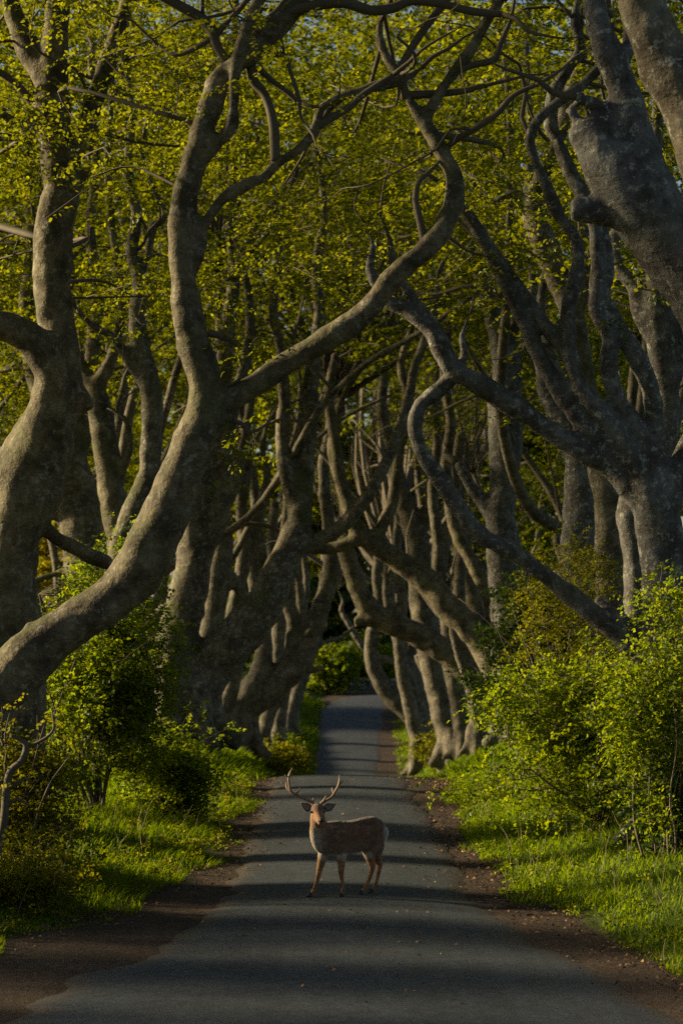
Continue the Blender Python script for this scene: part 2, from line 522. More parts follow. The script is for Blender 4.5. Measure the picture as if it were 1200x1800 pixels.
class Tree:
    def __init__(self, name, label, depth, seed, group=None, mat='bark', voxel=.035, cat='tree'):
        self.name, self.label, self.depth, self.group, self.cat = name, label, depth, group, cat
        self.R = np.random.default_rng(seed); self.seed = seed
        self.mb = MB(); self.tw = MB(); self.mat = mat; self.voxel = voxel * 1.12
        self.px = []           # (px,py,depth) of all samples so that children attach at their parent's depth
        self.sk = []           # skeleton samples: x,y,z,r
        self.base = None
        self.knots = []
    def _add(self, pts, rad, sides=None):
        pts = np.asarray(pts); rad = np.asarray(rad)
        self.sk.append(np.column_stack([pts, rad]))
        if rad.max() < 1.5 * self.voxel:
            self.tw.tube(pts, rad, 8, seed=self.seed)
        else:
            rad = np.maximum(rad, self.voxel * 1.0)
            self.mb.tube(pts, rad, sides or 14, seed=self.seed * 1.7, lump=.13)
    def limb(self, pts, wave=None, trunk=False, extend=None, cut=False):
        """pts: list of (px, py, r_px) traced in the photograph, at this tree's own depth"""
        pts = np.array(pts, float)
        R = self.R
        d0 = self.depth
        if self.px and not trunk:
            q = np.array(self.px); i = np.argmin((q[:, 0] - pts[0, 0]) ** 2 + (q[:, 1] - pts[0, 1]) ** 2); d0 = q[i, 2]
        n = len(pts)
        arc = np.concatenate([[0], np.cumsum(np.hypot(np.diff(pts[:, 0]), np.diff(pts[:, 1])))]) * d0 / F
        w = wave if wave is not None else (.0 if trunk else .12)
        sgn = R.choice([-1, 1])
        if w < 0: w, sgn = -w, -1          # negative: the limb comes towards the viewer
        dep = d0 + sgn * w * np.minimum(arc, 9) + (0 if trunk else .22) * np.sin(arc * .9 + R.uniform(0, 6)) * np.minimum(arc / 2, 1)
        W = np.array([[*P(p[0], p[1], e), p[2] * e / F] for p, e in zip(pts, dep)])
        if trunk:
            gz = float(ground_z(W[0, 0], W[0, 1]))
            if W[0, 2] > gz + .1:
                W = np.vstack([[W[0, 0] + (W[0, 0] - W[1, 0]) * .15, W[0, 1], gz, W[0, 3] * 1.15], W])
            W = np.vstack([[W[0, 0], W[0, 1], gz - .45, W[0, 3] * 1.12], W]) if W[0, 2] > gz - .3 else W
            self.base = np.array([W[0, 0], W[0, 1], gz])
            r0 = W[0, 3]
            for a in np.arange(6) * 1.05 + R.uniform(0, 1):       # root flare
                e = np.array([math.cos(a), math.sin(a), 0]); ln = R.uniform(.35, .75) * r0
                s = self.base + e * r0 * .35 + [0, 0, r0 * R.uniform(1.2, 2.2)]
                q1 = self.base + e * (r0 * .85) + [0, 0, r0 * .45]
                q2 = self.base + e * (r0 + ln) + [0, 0, -.12]
                self.mb.tube(catmull([s, q1, q2], [4, 4]), np.linspace(.5, .22, 9) * r0, 10, lump=.15, seed=a)
        seg = np.linalg.norm(np.diff(W[:, :3], axis=0), axis=1)
        mr = np.maximum((W[:-1, 3] + W[1:, 3]) / 2, .03)
        npr = np.clip(np.ceil(seg / (mr * .9)), 2, 10).astype(int)
        C = catmull(W, npr)
        self._add(C[:, :3], np.maximum(C[:, 3], .012))
        for c in C: self.px.append((600 + c[0] * F / c[1], 1080 - (c[2] - EYE) * F / c[1], c[1]))
        if not trunk and not extend and not cut and pts[-1, 2] < 9.5 and len(pts) > 3:
            dr = C[-1, :3] - C[-4, :3]; r = C[-1, 3]
            p, rad = wander(C[-1, :3], dr, 1.2, r * .9, .006, R, 5, .3, .05)
            q = catmull(np.column_stack([p, rad]), [2] * 5); self.sk.append(q); self.tw.tube(q[:, :3], q[:, 3], 6)
        if extend is None: extend = (pts[-1, 1] <= 5 and not cut)
        if extend:
            dr = C[-1, :3] - C[-4, :3]
            r = C[-1, 3]
            p, rad = wander(C[-1, :3], dr + np.array([0, 0, .05]), max(3.0, min(7, r * 45)), r, .03, R, 8, .22, .16)
            q = catmull(np.column_stack([p, rad]), [3] * 8)
            self._add(q[:, :3], q[:, 3])
    def boughs(self, n, ang=1.0, zmin=4.0, length=(2, 4), rmin=.035):
        """secondary boughs leaving the traced limbs"""
        S = np.vstack(self.sk); S = S[(S[:, 2] > zmin) & (S[:, 3] > rmin)]
        R = self.R
        if not len(S): return
        for i in range(n):
            s = S[R.integers(len(S))]
            d = R.normal(0, 1, 3); d[2] = abs(d[2]) * .5 + .1
            r = min(s[3] * .5, R.uniform(.018, .04))
            p, rad = wander(s[:3], d, R.uniform(*length), r, .004, R, 9, .42, .05)
            q = catmull(np.column_stack([p, rad]), [2] * 9)
            self.sk.append(q)
            self.tw.tube(q[:, :3], q[:, 3], 5, seed=i)
    def crown(self, centre, radii, clumps, per, leaf, k=10, spread=1.1, spray=.55, quad=False, zmin=5.0, keep=None, mat='leaf', twigs=True, all_=False):
        R = self.R
        S = np.vstack(self.sk)
        g = norm(R.normal(0, 1, (clumps, 3))) * R.uniform(.15, 1, (clumps, 1)) ** .5
        C = np.array(centre) + g * np.array(radii)
        C = C[C[:, 2] > zmin]
        if keep is not None: C = C[keep(C)]
        cd = np.maximum(C[:, 1], 1); qx = 600 + C[:, 0] * F / cd; qy = 1080 - (C[:, 2] - EYE) * F / cd
        seen = (C[:, 1] < 15) | ((qx > -120) & (qx < 1320) & (qy > -200))
        C = C[seen | all_ | (R.uniform(0, 1, len(C)) < .45)]
        cs = []
        for c in C:
            cost = np.linalg.norm((S[:, :3] - c) * [1, 1, 1.2], axis=1) + 3 * np.clip(S[:, 2] - c[2], 0, 9)
            s = S[np.argmin(cost)]
            dist = np.linalg.norm(s[:3] - c)
            if dist > .3 and twigs:
                mid = (s[:3] + c) / 2 + R.normal(0, .14 * dist, 3)
                r = min(s[3] * .6, .012 + .009 * dist)
                q = catmull(np.column_stack([np.array([s[:3], mid, c]), [r, r * .65, .008]]), [4, 4])
                self.tw.tube(q[:, :3], q[:, 3], 4)
                for j in range(1):     # forked twigs inside the clump
                    e = c + R.normal(0, .55, 3) * spread * [1, 1, .5]
                    st = q[R.integers(4, 8)]
                    self.tw.tube(np.array([st[:3], (st[:3] + e) / 2 + R.normal(0, .1, 3), e]), [.009, .007, .004], 3)
            cs.append(c)
        if not len(cs): return
        me = crown_mesh('crown', cs, R.uniform(.7, 1.3, len(cs)) * spread, per, leaf, k, R, spray, quad)
        if me: self.crowns = getattr(self, 'crowns', []) + [(me, mat)]
    def sprig(self, px, py, n, size=.35, leaf=.07, k=8, mat='leaf', dd=0.0):
        """leafy sprig hanging at a traced spot"""
        R = self.R
        q = np.array(self.px); i = np.argmin((q[:, 0] - px) ** 2 + (q[:, 1] - py) ** 2)
        d = q[i, 2] + dd
        c = P(px, py, d); s = P(q[i, 0], q[i, 1], q[i, 2])
        cv = catmull(np.column_stack([np.array([s, (s + c) / 2 + [0, 0, .12], c]), [.014, .009, .005]]), [4, 4])
        self.tw.tube(cv[:, :3], cv[:, 3], 5)
        me = crown_mesh('sprig', [c], size, n, leaf, k, R, .38, True, flat=.6, tilt=.5)
        self.crowns = getattr(self, 'crowns', []) + [(me, mat)]
    def build(self, do_remesh=True):
        base = self.base if self.base is not None else np.vstack(self.sk)[0, :3]
        t = thing(self.name, self.label, self.cat, base, self.group)
        if self.mb.n:
            me = self.mb.mesh('trunk')
            if do_remesh:
                me2 = remesh(me, self.voxel, 3, .5); bpy.data.meshes.remove(me); me = me2
                v = verts_of(me).astype(float)
                nr = np.empty(len(v) * 3, np.float32); me.vertices.foreach_get('normal', nr); nr = nr.reshape(-1, 3)
                h = vnoise(v * 3.1, 41) * .018 + vnoise(v * np.array([5, 5, 11.]), 42) * .009
                set_verts(me, v + nr * h[:, None])
            else: smooth(me)
            obj('trunk', me, M[self.mat], t)
        if self.tw.n:
            me = self.tw.mesh('branches'); smooth(me)
            obj('branches', me, M['twig'], t, 'stuff')
        for me, mat in getattr(self, 'crowns', []):
            obj(me.name.split('.')[0], me, M[mat], t, 'stuff')
        return t

TREES = []
# ---- left side, nearest first
t = Tree('beech_tree', 'thick smooth beech at the left edge with a knobbed bulging trunk and curling limb', 33.5, 101, voxel=.046)
t.limb([(8, 1500, 72), (20, 1400, 68), (16, 1200, 66), (18, 1050, 52), (20, 950, 50), (45, 860, 66), (76, 770, 56), (106, 700, 40), (104, 600, 35), (90, 500, 34), (95, 400, 35), (108, 330, 34), (95, 250, 31), (90, 180, 32), (96, 110, 26), (99, 50, 23), (102, 0, 21), (104, -60, 18)], trunk=True)
t.limb([(80, 140, 22), (50, 85, 22), (22, 20, 18), (0, -40, 16)], wave=.2)
t.limb([(128, 335, 15), (146, 280, 16), (160, 200, 17), (186, 120, 17), (205, 60, 15), (226, 0, 14), (245, -50, 12)], wave=.1)
t.limb([(48, 850, 56), (72, 770, 44), (88, 710, 34), (88, 650, 32), (66, 606, 30), (20, 578, 28), (-40, 560, 27), (-120, 500, 22)], wave=-.30, extend=False)
t.limb([(72, 245, 12), (40, 222, 12), (0, 200, 11), (-60, 170, 8)], extend=False)
t.limb([(75, 205, 8), (48, 170, 8), (20, 140, 7), (-30, 110, 5)], extend=False)
t.limb([(112, 715, 22), (142, 708, 19), (160, 700, 18)], wave=.0, extend=False)
t.limb([(80, 598, 18), (106, 596, 15)], wave=.0, extend=False)
t.limb([(30, 920, 14), (60, 905, 13), (95, 942, 14), (140, 968, 14), (195, 992, 13)], wave=.35, extend=False)
t.boughs(8, zmin=7); TREES.append(t)
t.crown((-5.2, 34.5, 12.5), (5.0, 5.0, 5.5), 44, 42, .068, 11, 1.15, zmin=6.3, quad=True)
t.crown((-6.6, 36.0, 7.6), (1.8, 3.0, 2.2), 9, 22, .078, 10, .8, zmin=5.2, quad=True)
tL1 = t

t = Tree('beech_tree', 'leaning beech whose long pale limb sweeps from the left edge over the lane', 30, 102, voxel=.044)
t.limb([(-105, 1560, 80), (-82, 1400, 72), (-55, 1290, 62), (-10, 1222, 52), (55, 1152, 47), (120, 1103, 41), (190, 1057, 41), (240, 1008, 46), (282, 930, 47), (312, 850, 42), (338, 785, 38), (354, 735, 34), (358, 705, 30), (362, 668, 29), (346, 625, 29), (333, 570, 28), (323, 500, 25), (321, 430, 24), (321, 380, 25), (328, 335, 25), (340, 285, 22), (355, 240, 23), (372, 185, 23), (388, 140, 20), (412, 115, 20), (446, 88, 24), (478, 52, 24), (512, 15, 22), (545, -25, 18)], trunk=True)
t.limb([(335, 320, 16), (352, 290, 13), (378, 257, 13), (404, 225, 12), (411, 180, 11), (412, 140, 12), (417, 105, 13), (428, 65, 14), (445, 25, 14), (458, -10, 13)], wave=.06)
t.limb([(400, 112, 10), (381, 82, 9), (371, 50, 10), (350, 30, 10), (312, 8, 9), (275, -12, 8)], wave=.12)
t.limb([(381, 62, 5), (402, 36, 5), (425, 12, 5), (440, -12, 4)], wave=.1)
t.limb([(371, 68, 5), (340, 86, 5), (308, 96, 4), (280, 80, 3)], wave=.2, extend=False)
t.limb([(335, 470, 16), (350, 438, 13), (357, 405, 12), (372, 374, 12), (397, 345, 11), (432, 326, 11), (465, 311, 11), (486, 288, 11), (522, 264, 10), (553, 231, 9), (560, 200, 8), (577, 180, 8), (612, 166, 9), (652, 158, 8), (695, 148, 7), (740, 120, 5)], wave=.1, extend=False)
t.limb([(484, 284, 9), (483, 250, 9), (481, 222, 9), (474, 190, 8), (463, 163, 8), (446, 143, 9), (441, 118, 9)], wave=.0, extend=False)
t.limb([(558, 222, 7), (588, 204, 7), (612, 190, 6), (640, 165, 6), (690, 132, 5)], wave=.15, extend=False)
t.limb([(455, 120, 6), (478, 142, 5), (500, 158, 5), (522, 178, 4)], wave=.1, extend=False)
t.limb([(470, 95, 5), (500, 98, 5), (510, 125, 4), (520, 155, 4), (527, 178, 4)], wave=.15, extend=False)
t.limb([(462, 70, 8), (470, 40, 9), (500, 22, 9), (540, 12, 10), (600, 4, 10), (650, 18, 9), (690, 14, 9), (720, 2, 8), (770, 6, 7), (830, 20, 7), (880, 25, 6)], wave=.1, extend=False)
t.limb([(330, 820, 24), (352, 772, 25), (372, 738, 25), (402, 703, 23), (442, 680, 21), (500, 641, 21), (560, 605, 21), (620, 566, 21), (662, 526, 21), (686, 490, 21), (722, 460, 19), (760, 428, 19), (788, 384, 19), (799, 345, 18), (794, 305, 17), (775, 265, 15), (752, 226, 14), (735, 202, 12), (714, 165, 9), (700, 132, 9), (681, 105, 8), (668, 75, 8), (667, 45, 8), (676, 18, 7), (692, -8, 6)], wave=.03)
t.limb([(745, 212, 11), (775, 158, 11), (806, 116, 11), (832, 80, 10), (852, 40, 10), (882, -2, 9)], wave=.08)
t.limb([(699, 128, 7), (722, 86, 7), (746, 50, 7), (766, 24, 7), (788, -4, 6)], wave=.1)
t.limb([(800, 125, 6), (832, 114, 6), (868, 104, 6), (880, 74, 5), (896, 38, 4)], wave=.1, extend=False)
t.limb([(782, 262, 5), (804, 244, 6), (842, 221, 6), (872, 200, 6), (902, 168, 5), (940, 150, 4)], wave=.1, extend=False)
t.limb([(745, 425, 7), (738, 390, 7), (730, 350, 6), (736, 320, 5), (756, 300, 4), (775, 280, 2), (790, 262, 1)], wave=.0, extend=False)
t.limb([(705, 168, 8), (760, 165, 7), (812, 160, 6), (850, 150, 4)], wave=.1, extend=False)
t.limb([(700, 140, 8), (660, 150, 8), (630, 162, 8), (604, 168, 8), (580, 190, 6)], wave=.1, extend=False)
t.limb([(60, 1120, 16), (54, 1092, 13)], wave=0, extend=False)
t.limb([(365, 585, 7), (385, 590, 6), (412, 602, 5), (432, 618, 5), (436, 640, 4), (420, 668, 3)], wave=.05, extend=False)
t.limb([(395, 735, 5), (425, 745, 4), (440, 760, 3), (470, 745, 3)], wave=.05, extend=False)
t.boughs(8, zmin=8.5); TREES.append(t)
for a in ((410, 640, 5, .26), (435, 612, 6, .28), (405, 780, 5, .24), (430, 760, 6, .28), (385, 812, 4, .2), (450, 790, 4, .2), (385, 840, 2, .14), (470, 620, 4, .2), (485, 725, 2, .12), (400, 600, 4, .25), (470, 600, 5, .26)):
    t.sprig(*a)
t.crown((-1.2, 31.5, 12.6), (4.6, 4.0, 4.6), 44, 42, .067, 11, 1.1, zmin=8.6, quad=True)
t.crown((0.2, 33.5, 8.6), (2.6, 2.5, 1.3), 16, 28, .066, 10, .75, zmin=7.2, quad=True)

t = Tree('beech_tree', 'dark mossy beech stem rising straight behind the sweeping limb on the left', 47, 103, mat='bark_moss', voxel=.055)
t.limb([(192, 1380, 44), (192, 1200, 36), (200, 1060, 28), (214, 970, 24), (236, 900, 24), (261, 840, 21), (268, 760, 20), (266, 690, 19), (250, 620, 18), (241, 560, 16), (246, 500, 14), (232, 440, 12), (240, 380, 10), (225, 300, 9), (232, 200, 8), (220, 80, 7), (225, -20, 6)], trunk=True)
t.limb([(248, 668, 12), (222, 625, 10), (195, 590, 9), (160, 570, 7), (120, 520, 6), (90, 440, 5), (60, 380, 4)], extend=False)
t.limb([(244, 505, 8), (262, 440, 8), (268, 400, 9), (290, 380, 8), (270, 330, 6), (250, 270, 5), (262, 200, 4)], extend=False)
t.boughs(10, zmin=7); TREES.append(t)
t.crown((-4.6, 47, 14), (5.2, 4.6, 6.0), 44, 36, .10, 10, 1.25, zmin=7.6)

t = Tree('beech_tree', 'pale forked beech between the mossy stem and the bulging trunk on the left', 53, 104, voxel=.06)
t.limb([(236, 1360, 46), (232, 1200, 38), (225, 1050, 30), (212, 940, 27), (196, 860, 24), (187, 790, 24), (176, 720, 22), (170, 680, 17), (190, 645, 12), (205, 600, 10), (215, 520, 9), (200, 420, 8), (190, 300, 7), (196, 150, 6), (190, 0, 5)], trunk=True)
t.limb([(172, 695, 15), (150, 660, 13), (132, 620, 11), (118, 560, 10), (124, 470, 8), (110, 380, 7), (118, 250, 6), (112, 100, 5)], extend=False)
t.limb([(200, 870, 10), (215, 830, 9), (228, 780, 8), (222, 740, 7), (205, 720, 6), (215, 690, 5)], extend=False)
t.boughs(10, zmin=7); TREES.append(t)
t.crown((-6.2, 53, 14), (5.4, 4.6, 6.5), 42, 36, .112, 10, 1.3, zmin=7.2)

t = Tree('beech_tree', 'massive dark beech trunk leaning left, with the bright field glowing beside it', 57, 105, voxel=.066)
t.limb([(196, 1330, 62), (180, 1200, 50), (168, 1060, 42), (152, 960, 44), (134, 880, 42), (112, 790, 34), (84, 720, 26), (62, 640, 22), (50, 540, 18), (60, 430, 15), (48, 300, 12), (55, 150, 9), (50, 0, 7)], trunk=True)
t.limb([(118, 820, 26), (145, 760, 24), (160, 700, 18), (162, 620, 14), (172, 520, 12), (160, 400, 10), (170, 250, 8), (160, 100, 6)], extend=False)
t.limb([(140, 905, 16), (105, 908, 10), (72, 895, 9), (35, 860, 8), (0, 800, 6)], extend=False)
t.limb([(140, 1000, 12), (110, 1005, 7), (70, 1018, 7), (20, 1030, 6)], extend=False)
t.boughs(10, zmin=7); TREES.append(t)
t.crown((-8.2, 58, 14.5), (5.0, 4.6, 7.5), 40, 36, .115, 10, 1.3, zmin=7.8)

t = Tree('beech_tree', 'broad twin-stemmed beech with a green mossy limb reaching right over the lane', 61, 106, mat='bark_moss', voxel=.066)
t.limb([(318, 1300, 62), (300, 1255, 52), (296, 1190, 42), (320, 1090, 37), (341, 1000, 32), (346, 900, 30), (356, 820, 27), (371, 740, 22), (392, 650, 17), (402, 560, 14), (412, 480, 12), (404, 380, 10), (416, 250, 8), (410, 100, 7), (415, 0, 6)], trunk=True)
t.limb([(318, 1268, 48), (358, 1192, 44), (410, 1130, 42), (460, 1068, 36), (490, 1010, 31), (512, 956, 26), (526, 916, 23), (531, 870, 21), (536, 800, 18), (546, 700, 16), (550, 640, 14), (562, 560, 12), (556, 470, 10), (570, 380, 8), (560, 280, 6)], wave=.05, extend=False)
t.limb([(522, 905, 17), (506, 838, 15), (496, 775, 13), (500, 700, 12), (494, 620, 10), (480, 540, 9), (492, 450, 7), (480, 360, 5)], wave=.08, extend=False)
t.limb([(528, 962, 16), (570, 945, 14), (612, 914, 13), (652, 862, 12), (690, 786, 11), (716, 705, 10), (730, 640, 9), (760, 560, 8), (770, 480, 6)], wave=.05, extend=False)
t.limb([(345, 1000, 20), (372, 940, 18), (392, 880, 16), (398, 800, 15), (408, 720, 13), (430, 640, 11), (440, 560, 9), (430, 470, 7)], extend=False)
t.limb([(350, 1072, 12), (361, 1071, 10)], wave=0, extend=False)
t.limb([(398, 1118, 12), (392, 1121, 9)], wave=0, extend=False)
t.boughs(12, zmin=8); TREES.append(t)
t.crown((-2.2, 62, 16.5), (6.0, 5, 6.5), 50, 36, .125, 10, 1.4, zmin=10.2)

def simple(label, depth, seed, limbs, mat='bark_far', voxel=.08, crown=None, boughs=3, group=None):
    t = Tree('beech_tree', label, depth, seed, group, mat, voxel)
    for i, l in enumerate(limbs):
        t.limb(l, trunk=(i == 0), wave=.0 if i == 0 else .05, extend=False)
    t.boughs(boughs, zmin=6, rmin=.05)
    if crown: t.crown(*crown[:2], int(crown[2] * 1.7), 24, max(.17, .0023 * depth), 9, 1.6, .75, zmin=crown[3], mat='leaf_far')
    TREES.append(t)
    return t

simple('tall grey beech directly behind the mossy limbed tree on the left', 74, 107,
       [[(352, 1330, 26), (358, 1200, 22), (372, 1100, 21), (384, 1010, 22), (390, 930, 20), (382, 860, 16), (392, 780, 14), (380, 690, 12), (388, 600, 10), (380, 480, 8)],
        [(386, 990, 14), (404, 1010, 12), (425, 1040, 11), (440, 1065, 10)],
        [(390, 900, 13), (415, 850, 11), (425, 790, 10), (440, 700, 9), (434, 610, 8)]],
       crown=((-4.6, 74, 17), (5.5, 5, 7.5), 36, 10.5))
simple('slim upright beech beside the left verge, just left of the triple-stemmed tree', 86, 108,
       [[(368, 1312, 20), (374, 1240, 15), (384, 1190, 14), (400, 1120, 14), (415, 1050, 13), (430, 960, 12), (424, 880, 11), (432, 790, 9), (420, 700, 8)],
        [(424, 1000, 9), (445, 950, 9), (458, 890, 8), (470, 830, 8), (462, 790, 6), (470, 740, 5)]],
       crown=((-4.5, 87, 18), (5.5, 5, 8), 34, 12))
simple('triple-stemmed beech with sunlit edges over the dip on the left of the lane', 98, 109,
       [[(412, 1335, 40), (408, 1300, 34), (418, 1262, 31), (440, 1222, 26), (455, 1190, 21), (464, 1150, 17), (463, 1110, 15), (452, 1050, 14), (444, 980, 12), (450, 900, 10), (440, 800, 9)],
        [(462, 1210, 20), (486, 1192, 15), (508, 1155, 14), (516, 1095, 13), (505, 1052, 12), (511, 1000, 10), (500, 950, 9), (505, 880, 8)],
        [(440, 1240, 26), (480, 1210, 23), (520, 1178, 20), (546, 1120, 18), (566, 1060, 17), (580, 1010, 16), (583, 960, 14), (575, 900, 12), (569, 820, 11), (582, 740, 10), (575, 650, 8)],
        [(545, 1178, 7), (560, 1176, 6), (572, 1172, 3)],
        [(575, 1020, 8), (565, 1012, 8), (562, 1005, 6)]],
       voxel=.09, crown=((-3.6, 98, 20), (6, 5, 8), 36, 14))
simple('straight pale beech trunk standing in the bright grass left of the far lane', 110, 110,
       [[(462, 1330, 15), (464, 1290, 14), (476, 1240, 13), (488, 1180, 13), (490, 1110, 13), (488, 1040, 12), (478, 960, 10), (484, 880, 9)],
        [(480, 1240, 12), (505, 1200, 12), (520, 1150, 11), (530, 1080, 9), (525, 1020, 8)]],
       voxel=.09, crown=((-3.6, 110, 20), (6, 5, 9), 34, 14))
simple('dark beech last in the left row where the lane climbs away', 124, 111,
       [[(508, 1300, 16), (514, 1250, 14), (528, 1200, 13), (545, 1150, 12), (560, 1100, 10), (575, 1040, 9), (570, 960, 8)],
        [(520, 1220, 10), (515, 1170, 9), (525, 1110, 8), (515, 1050, 7)],
        [(545, 1150, 6), (570, 1130, 5), (600, 1120, 5), (625, 1100, 4)]],
       voxel=.1, crown=((-3.0, 124, 20), (7, 5, 9), 34, 13))

# ---- right side
t = Tree('beech_tree', 'broken old beech at the upper right with a cut stub pointing left', 25, 121, mat='bark_cool', voxel=.046)
t.limb([(1392, 1700, 110), (1375, 1300, 92), (1340, 900, 84), (1296, 650, 80), (1236, 500, 70), (1160, 400, 66), (1100, 320, 60), (1058, 268, 48), (1020, 222, 32)], trunk=True, extend=False)
t.limb([(1135, 330, 50), (1118, 250, 36), (1098, 165, 29), (1068, 95, 27), (1048, 35, 22), (1038, -40, 19)], wave=.1)
t.limb([(1118, 378, 32), (1058, 374, 26), (1002, 366, 24)], wave=.0, extend=False)
t.limb([(1034, 238, 15), (1010, 206, 9), (1000, 188, 3)], wave=0, extend=False)
t.limb([(1044, 255, 15), (1014, 238, 10), (998, 232, 4)], wave=0, extend=False)
t.limb([(1095, 235, 18), (1096, 222, 15)], wave=0, extend=False)
t.limb([(1098, 225, 15), (1062, 195, 13), (1034, 178, 10), (1010, 170, 8)], wave=.3, extend=False)
t.limb([(1085, 120, 14), (1105, 90, 13), (1104, 60, 9), (1118, 20, 8), (1110, -20, 6)], wave=.3)
TREES.append(t)
tR0 = t
t.crown((4.2, 26, 13.5), (3.6, 4, 4.0), 26, 30, .076, 11, 1.1, zmin=8.4, quad=True)
t = Tree('beech_tree', 'dark smooth trunk slanting in from the top right corner', 22, 122, mat='bark_moss', voxel=.046)
t.limb([(1450, 1800, 110), (1445, 1300, 95), (1430, 900, 88), (1380, 620, 80), (1300, 400, 70), (1228, 220, 58), (1172, 115, 50), (1134, 30, 41), (1112, -60, 36), (1100, -160, 28)], trunk=True)
t.limb([(1240, 260, 30), (1262, 120, 26), (1280, 0, 22), (1300, -80, 18)], wave=.2)
TREES.append(t)
t.crown((4.6, 22, 14.0), (3.6, 3.6, 3.6), 22, 28, .076, 11, 1.1, zmin=9.2, quad=True)

t = Tree('beech_tree', 'many-limbed grey beech on the right verge with long limbs crossing left', 32, 123, mat='bark_cool', voxel=.031)
t.limb([(1195, 1510, 70), (1190, 1400, 58), (1182, 1250, 52), (1180, 1100, 50), (1170, 1000, 45), (1157, 930, 40), (1144, 870, 36), (1112, 812, 27), (1085, 768, 24), (1050, 720, 20), (1018, 680, 17), (1002, 632, 14), (996, 590, 14), (998, 550, 13), (1009, 500, 13), (1017, 450, 12), (1008, 415, 11), (988, 388, 11), (970, 355, 11), (952, 310, 11), (936, 272, 10), (932, 240, 10), (946, 210, 10), (982, 180, 10), (1022, 150, 10), (1052, 118, 9), (1070, 60, 8), (1066, -10, 6)], trunk=True)
t.limb([(1150, 850, 24), (1124, 770, 21), (1097, 722, 18), (1076, 682, 17), (1068, 640, 16), (1073, 600, 15), (1058, 570, 14), (1045, 540, 14), (1052, 490, 14), (1049, 440, 13), (1044, 395, 13), (1028, 350, 13), (1005, 310, 13), (985, 262, 13), (968, 220, 12), (970, 170, 11), (992, 130, 10), (1018, 90, 9), (1010, 30, 8), (1020, -20, 7)], wave=.12)
t.limb([(1160, 860, 23), (1152, 770, 18), (1146, 705, 17), (1136, 662, 17), (1116, 622, 17), (1096, 590, 14), (1080, 560, 13), (1062, 520, 11), (1072, 460, 10), (1060, 400, 9)], wave=.15, extend=False)
t.limb([(1112, 825, 18), (1070, 790, 18), (1022, 742, 18), (986, 692, 17), (955, 640, 16), (935, 598, 15), (910, 540, 14), (882, 484, 14), (856, 432, 14), (832, 392, 13), (810, 358, 12), (792, 330, 8), (770, 318, 5)], wave=.02, extend=False)
t.limb([(1002, 635, 12), (972, 592, 12), (946, 556, 11), (920, 512, 9), (890, 470, 8), (860, 430, 6)], wave=.2, extend=False)
t.limb([(1148, 905, 26), (1102, 852, 23), (1062, 812, 22), (1000, 780, 20), (950, 746, 18), (900, 711, 20), (850, 681, 18), (802, 652, 18), (778, 620, 18), (762, 582, 17), (722, 550, 15), (686, 532, 12), (664, 508, 10), (650, 470, 8), (655, 430, 5), (640, 390, 3)], wave=.02, extend=False)
t.limb([(772, 600, 13), (752, 560, 10), (730, 528, 9), (706, 496, 8), (690, 462, 7), (684, 420, 5), (668, 380, 3)], wave=.0, extend=False)
t.limb([(1165, 1150, 34), (1128, 1145, 25), (1090, 1116, 20), (1050, 1086, 18), (1000, 1046, 17), (950, 1006, 16), (900, 970, 16), (850, 944, 16), (812, 902, 16), (786, 862, 15), (760, 826, 14), (737, 787, 13), (728, 746, 13), (740, 710, 14), (766, 690, 15), (800, 656, 13), (815, 625, 9), (812, 590, 6), (826, 550, 3)], wave=.0, extend=False)
t.limb([(1170, 890, 26), (1200, 800, 20), (1232, 740, 18), (1270, 640, 15), (1280, 500, 12)], wave=.2, extend=False)
t.limb([(1128, 822, 14), (1126, 816, 13)], wave=0, extend=False)
t.limb([(1150, 1112, 16), (1110, 1096, 12), (1078, 1078, 10), (1048, 1052, 8)], wave=.3, extend=False, cut=True)
t.boughs(5, zmin=9); TREES.append(t)
tR1 = t; tR1i = len(TREES) - 1
t.crown((3.6, 33, 12.6), (4.0, 4.5, 4.6), 30, 36, .068, 11, 1.1, zmin=8.4, quad=True)
for a in ((930, 640, 3, .2, .066, 7), (905, 730, 4, .2), (870, 470, 8, .35), (850, 520, 5, .25), (1075, 560, 4, .2), (1160, 470, 6, .3), (860, 350, 8, .35)):
    t.sprig(*a)

t = Tree('beech_tree', 'second grey beech half hidden behind the many-limbed tree on the right', 39, 124, mat='bark_cool', voxel=.066)
t.limb([(1124, 1470, 36), (1122, 1300, 28), (1121, 1150, 24), (1118, 1000, 24), (1108, 905, 25), (1132, 830, 25), (1166, 765, 25), (1170, 700, 23), (1161, 620, 25), (1155, 545, 27), (1160, 480, 23), (1152, 420, 20), (1162, 340, 16), (1150, 250, 14), (1160, 150, 12), (1150, 40, 10), (1155, -20, 9)], trunk=True)
t.limb([(1168, 700, 18), (1190, 640, 15), (1205, 560, 14), (1192, 500, 12), (1210, 420, 10)], extend=False)
t.limb([(1150, 600, 14), (1122, 556, 14), (1114, 505, 14), (1086, 470, 12), (1080, 420, 12), (1095, 350, 10), (1080, 280, 8)], extend=False)
t.limb([(1120, 960, 14), (1102, 955, 12), (1092, 945, 9)], extend=False)
t.boughs(8, zmin=8); TREES.append(t)
t.crown((5.4, 39, 13), (4.2, 4, 5.0), 30, 28, .095, 10, 1.2, zmin=8.0)

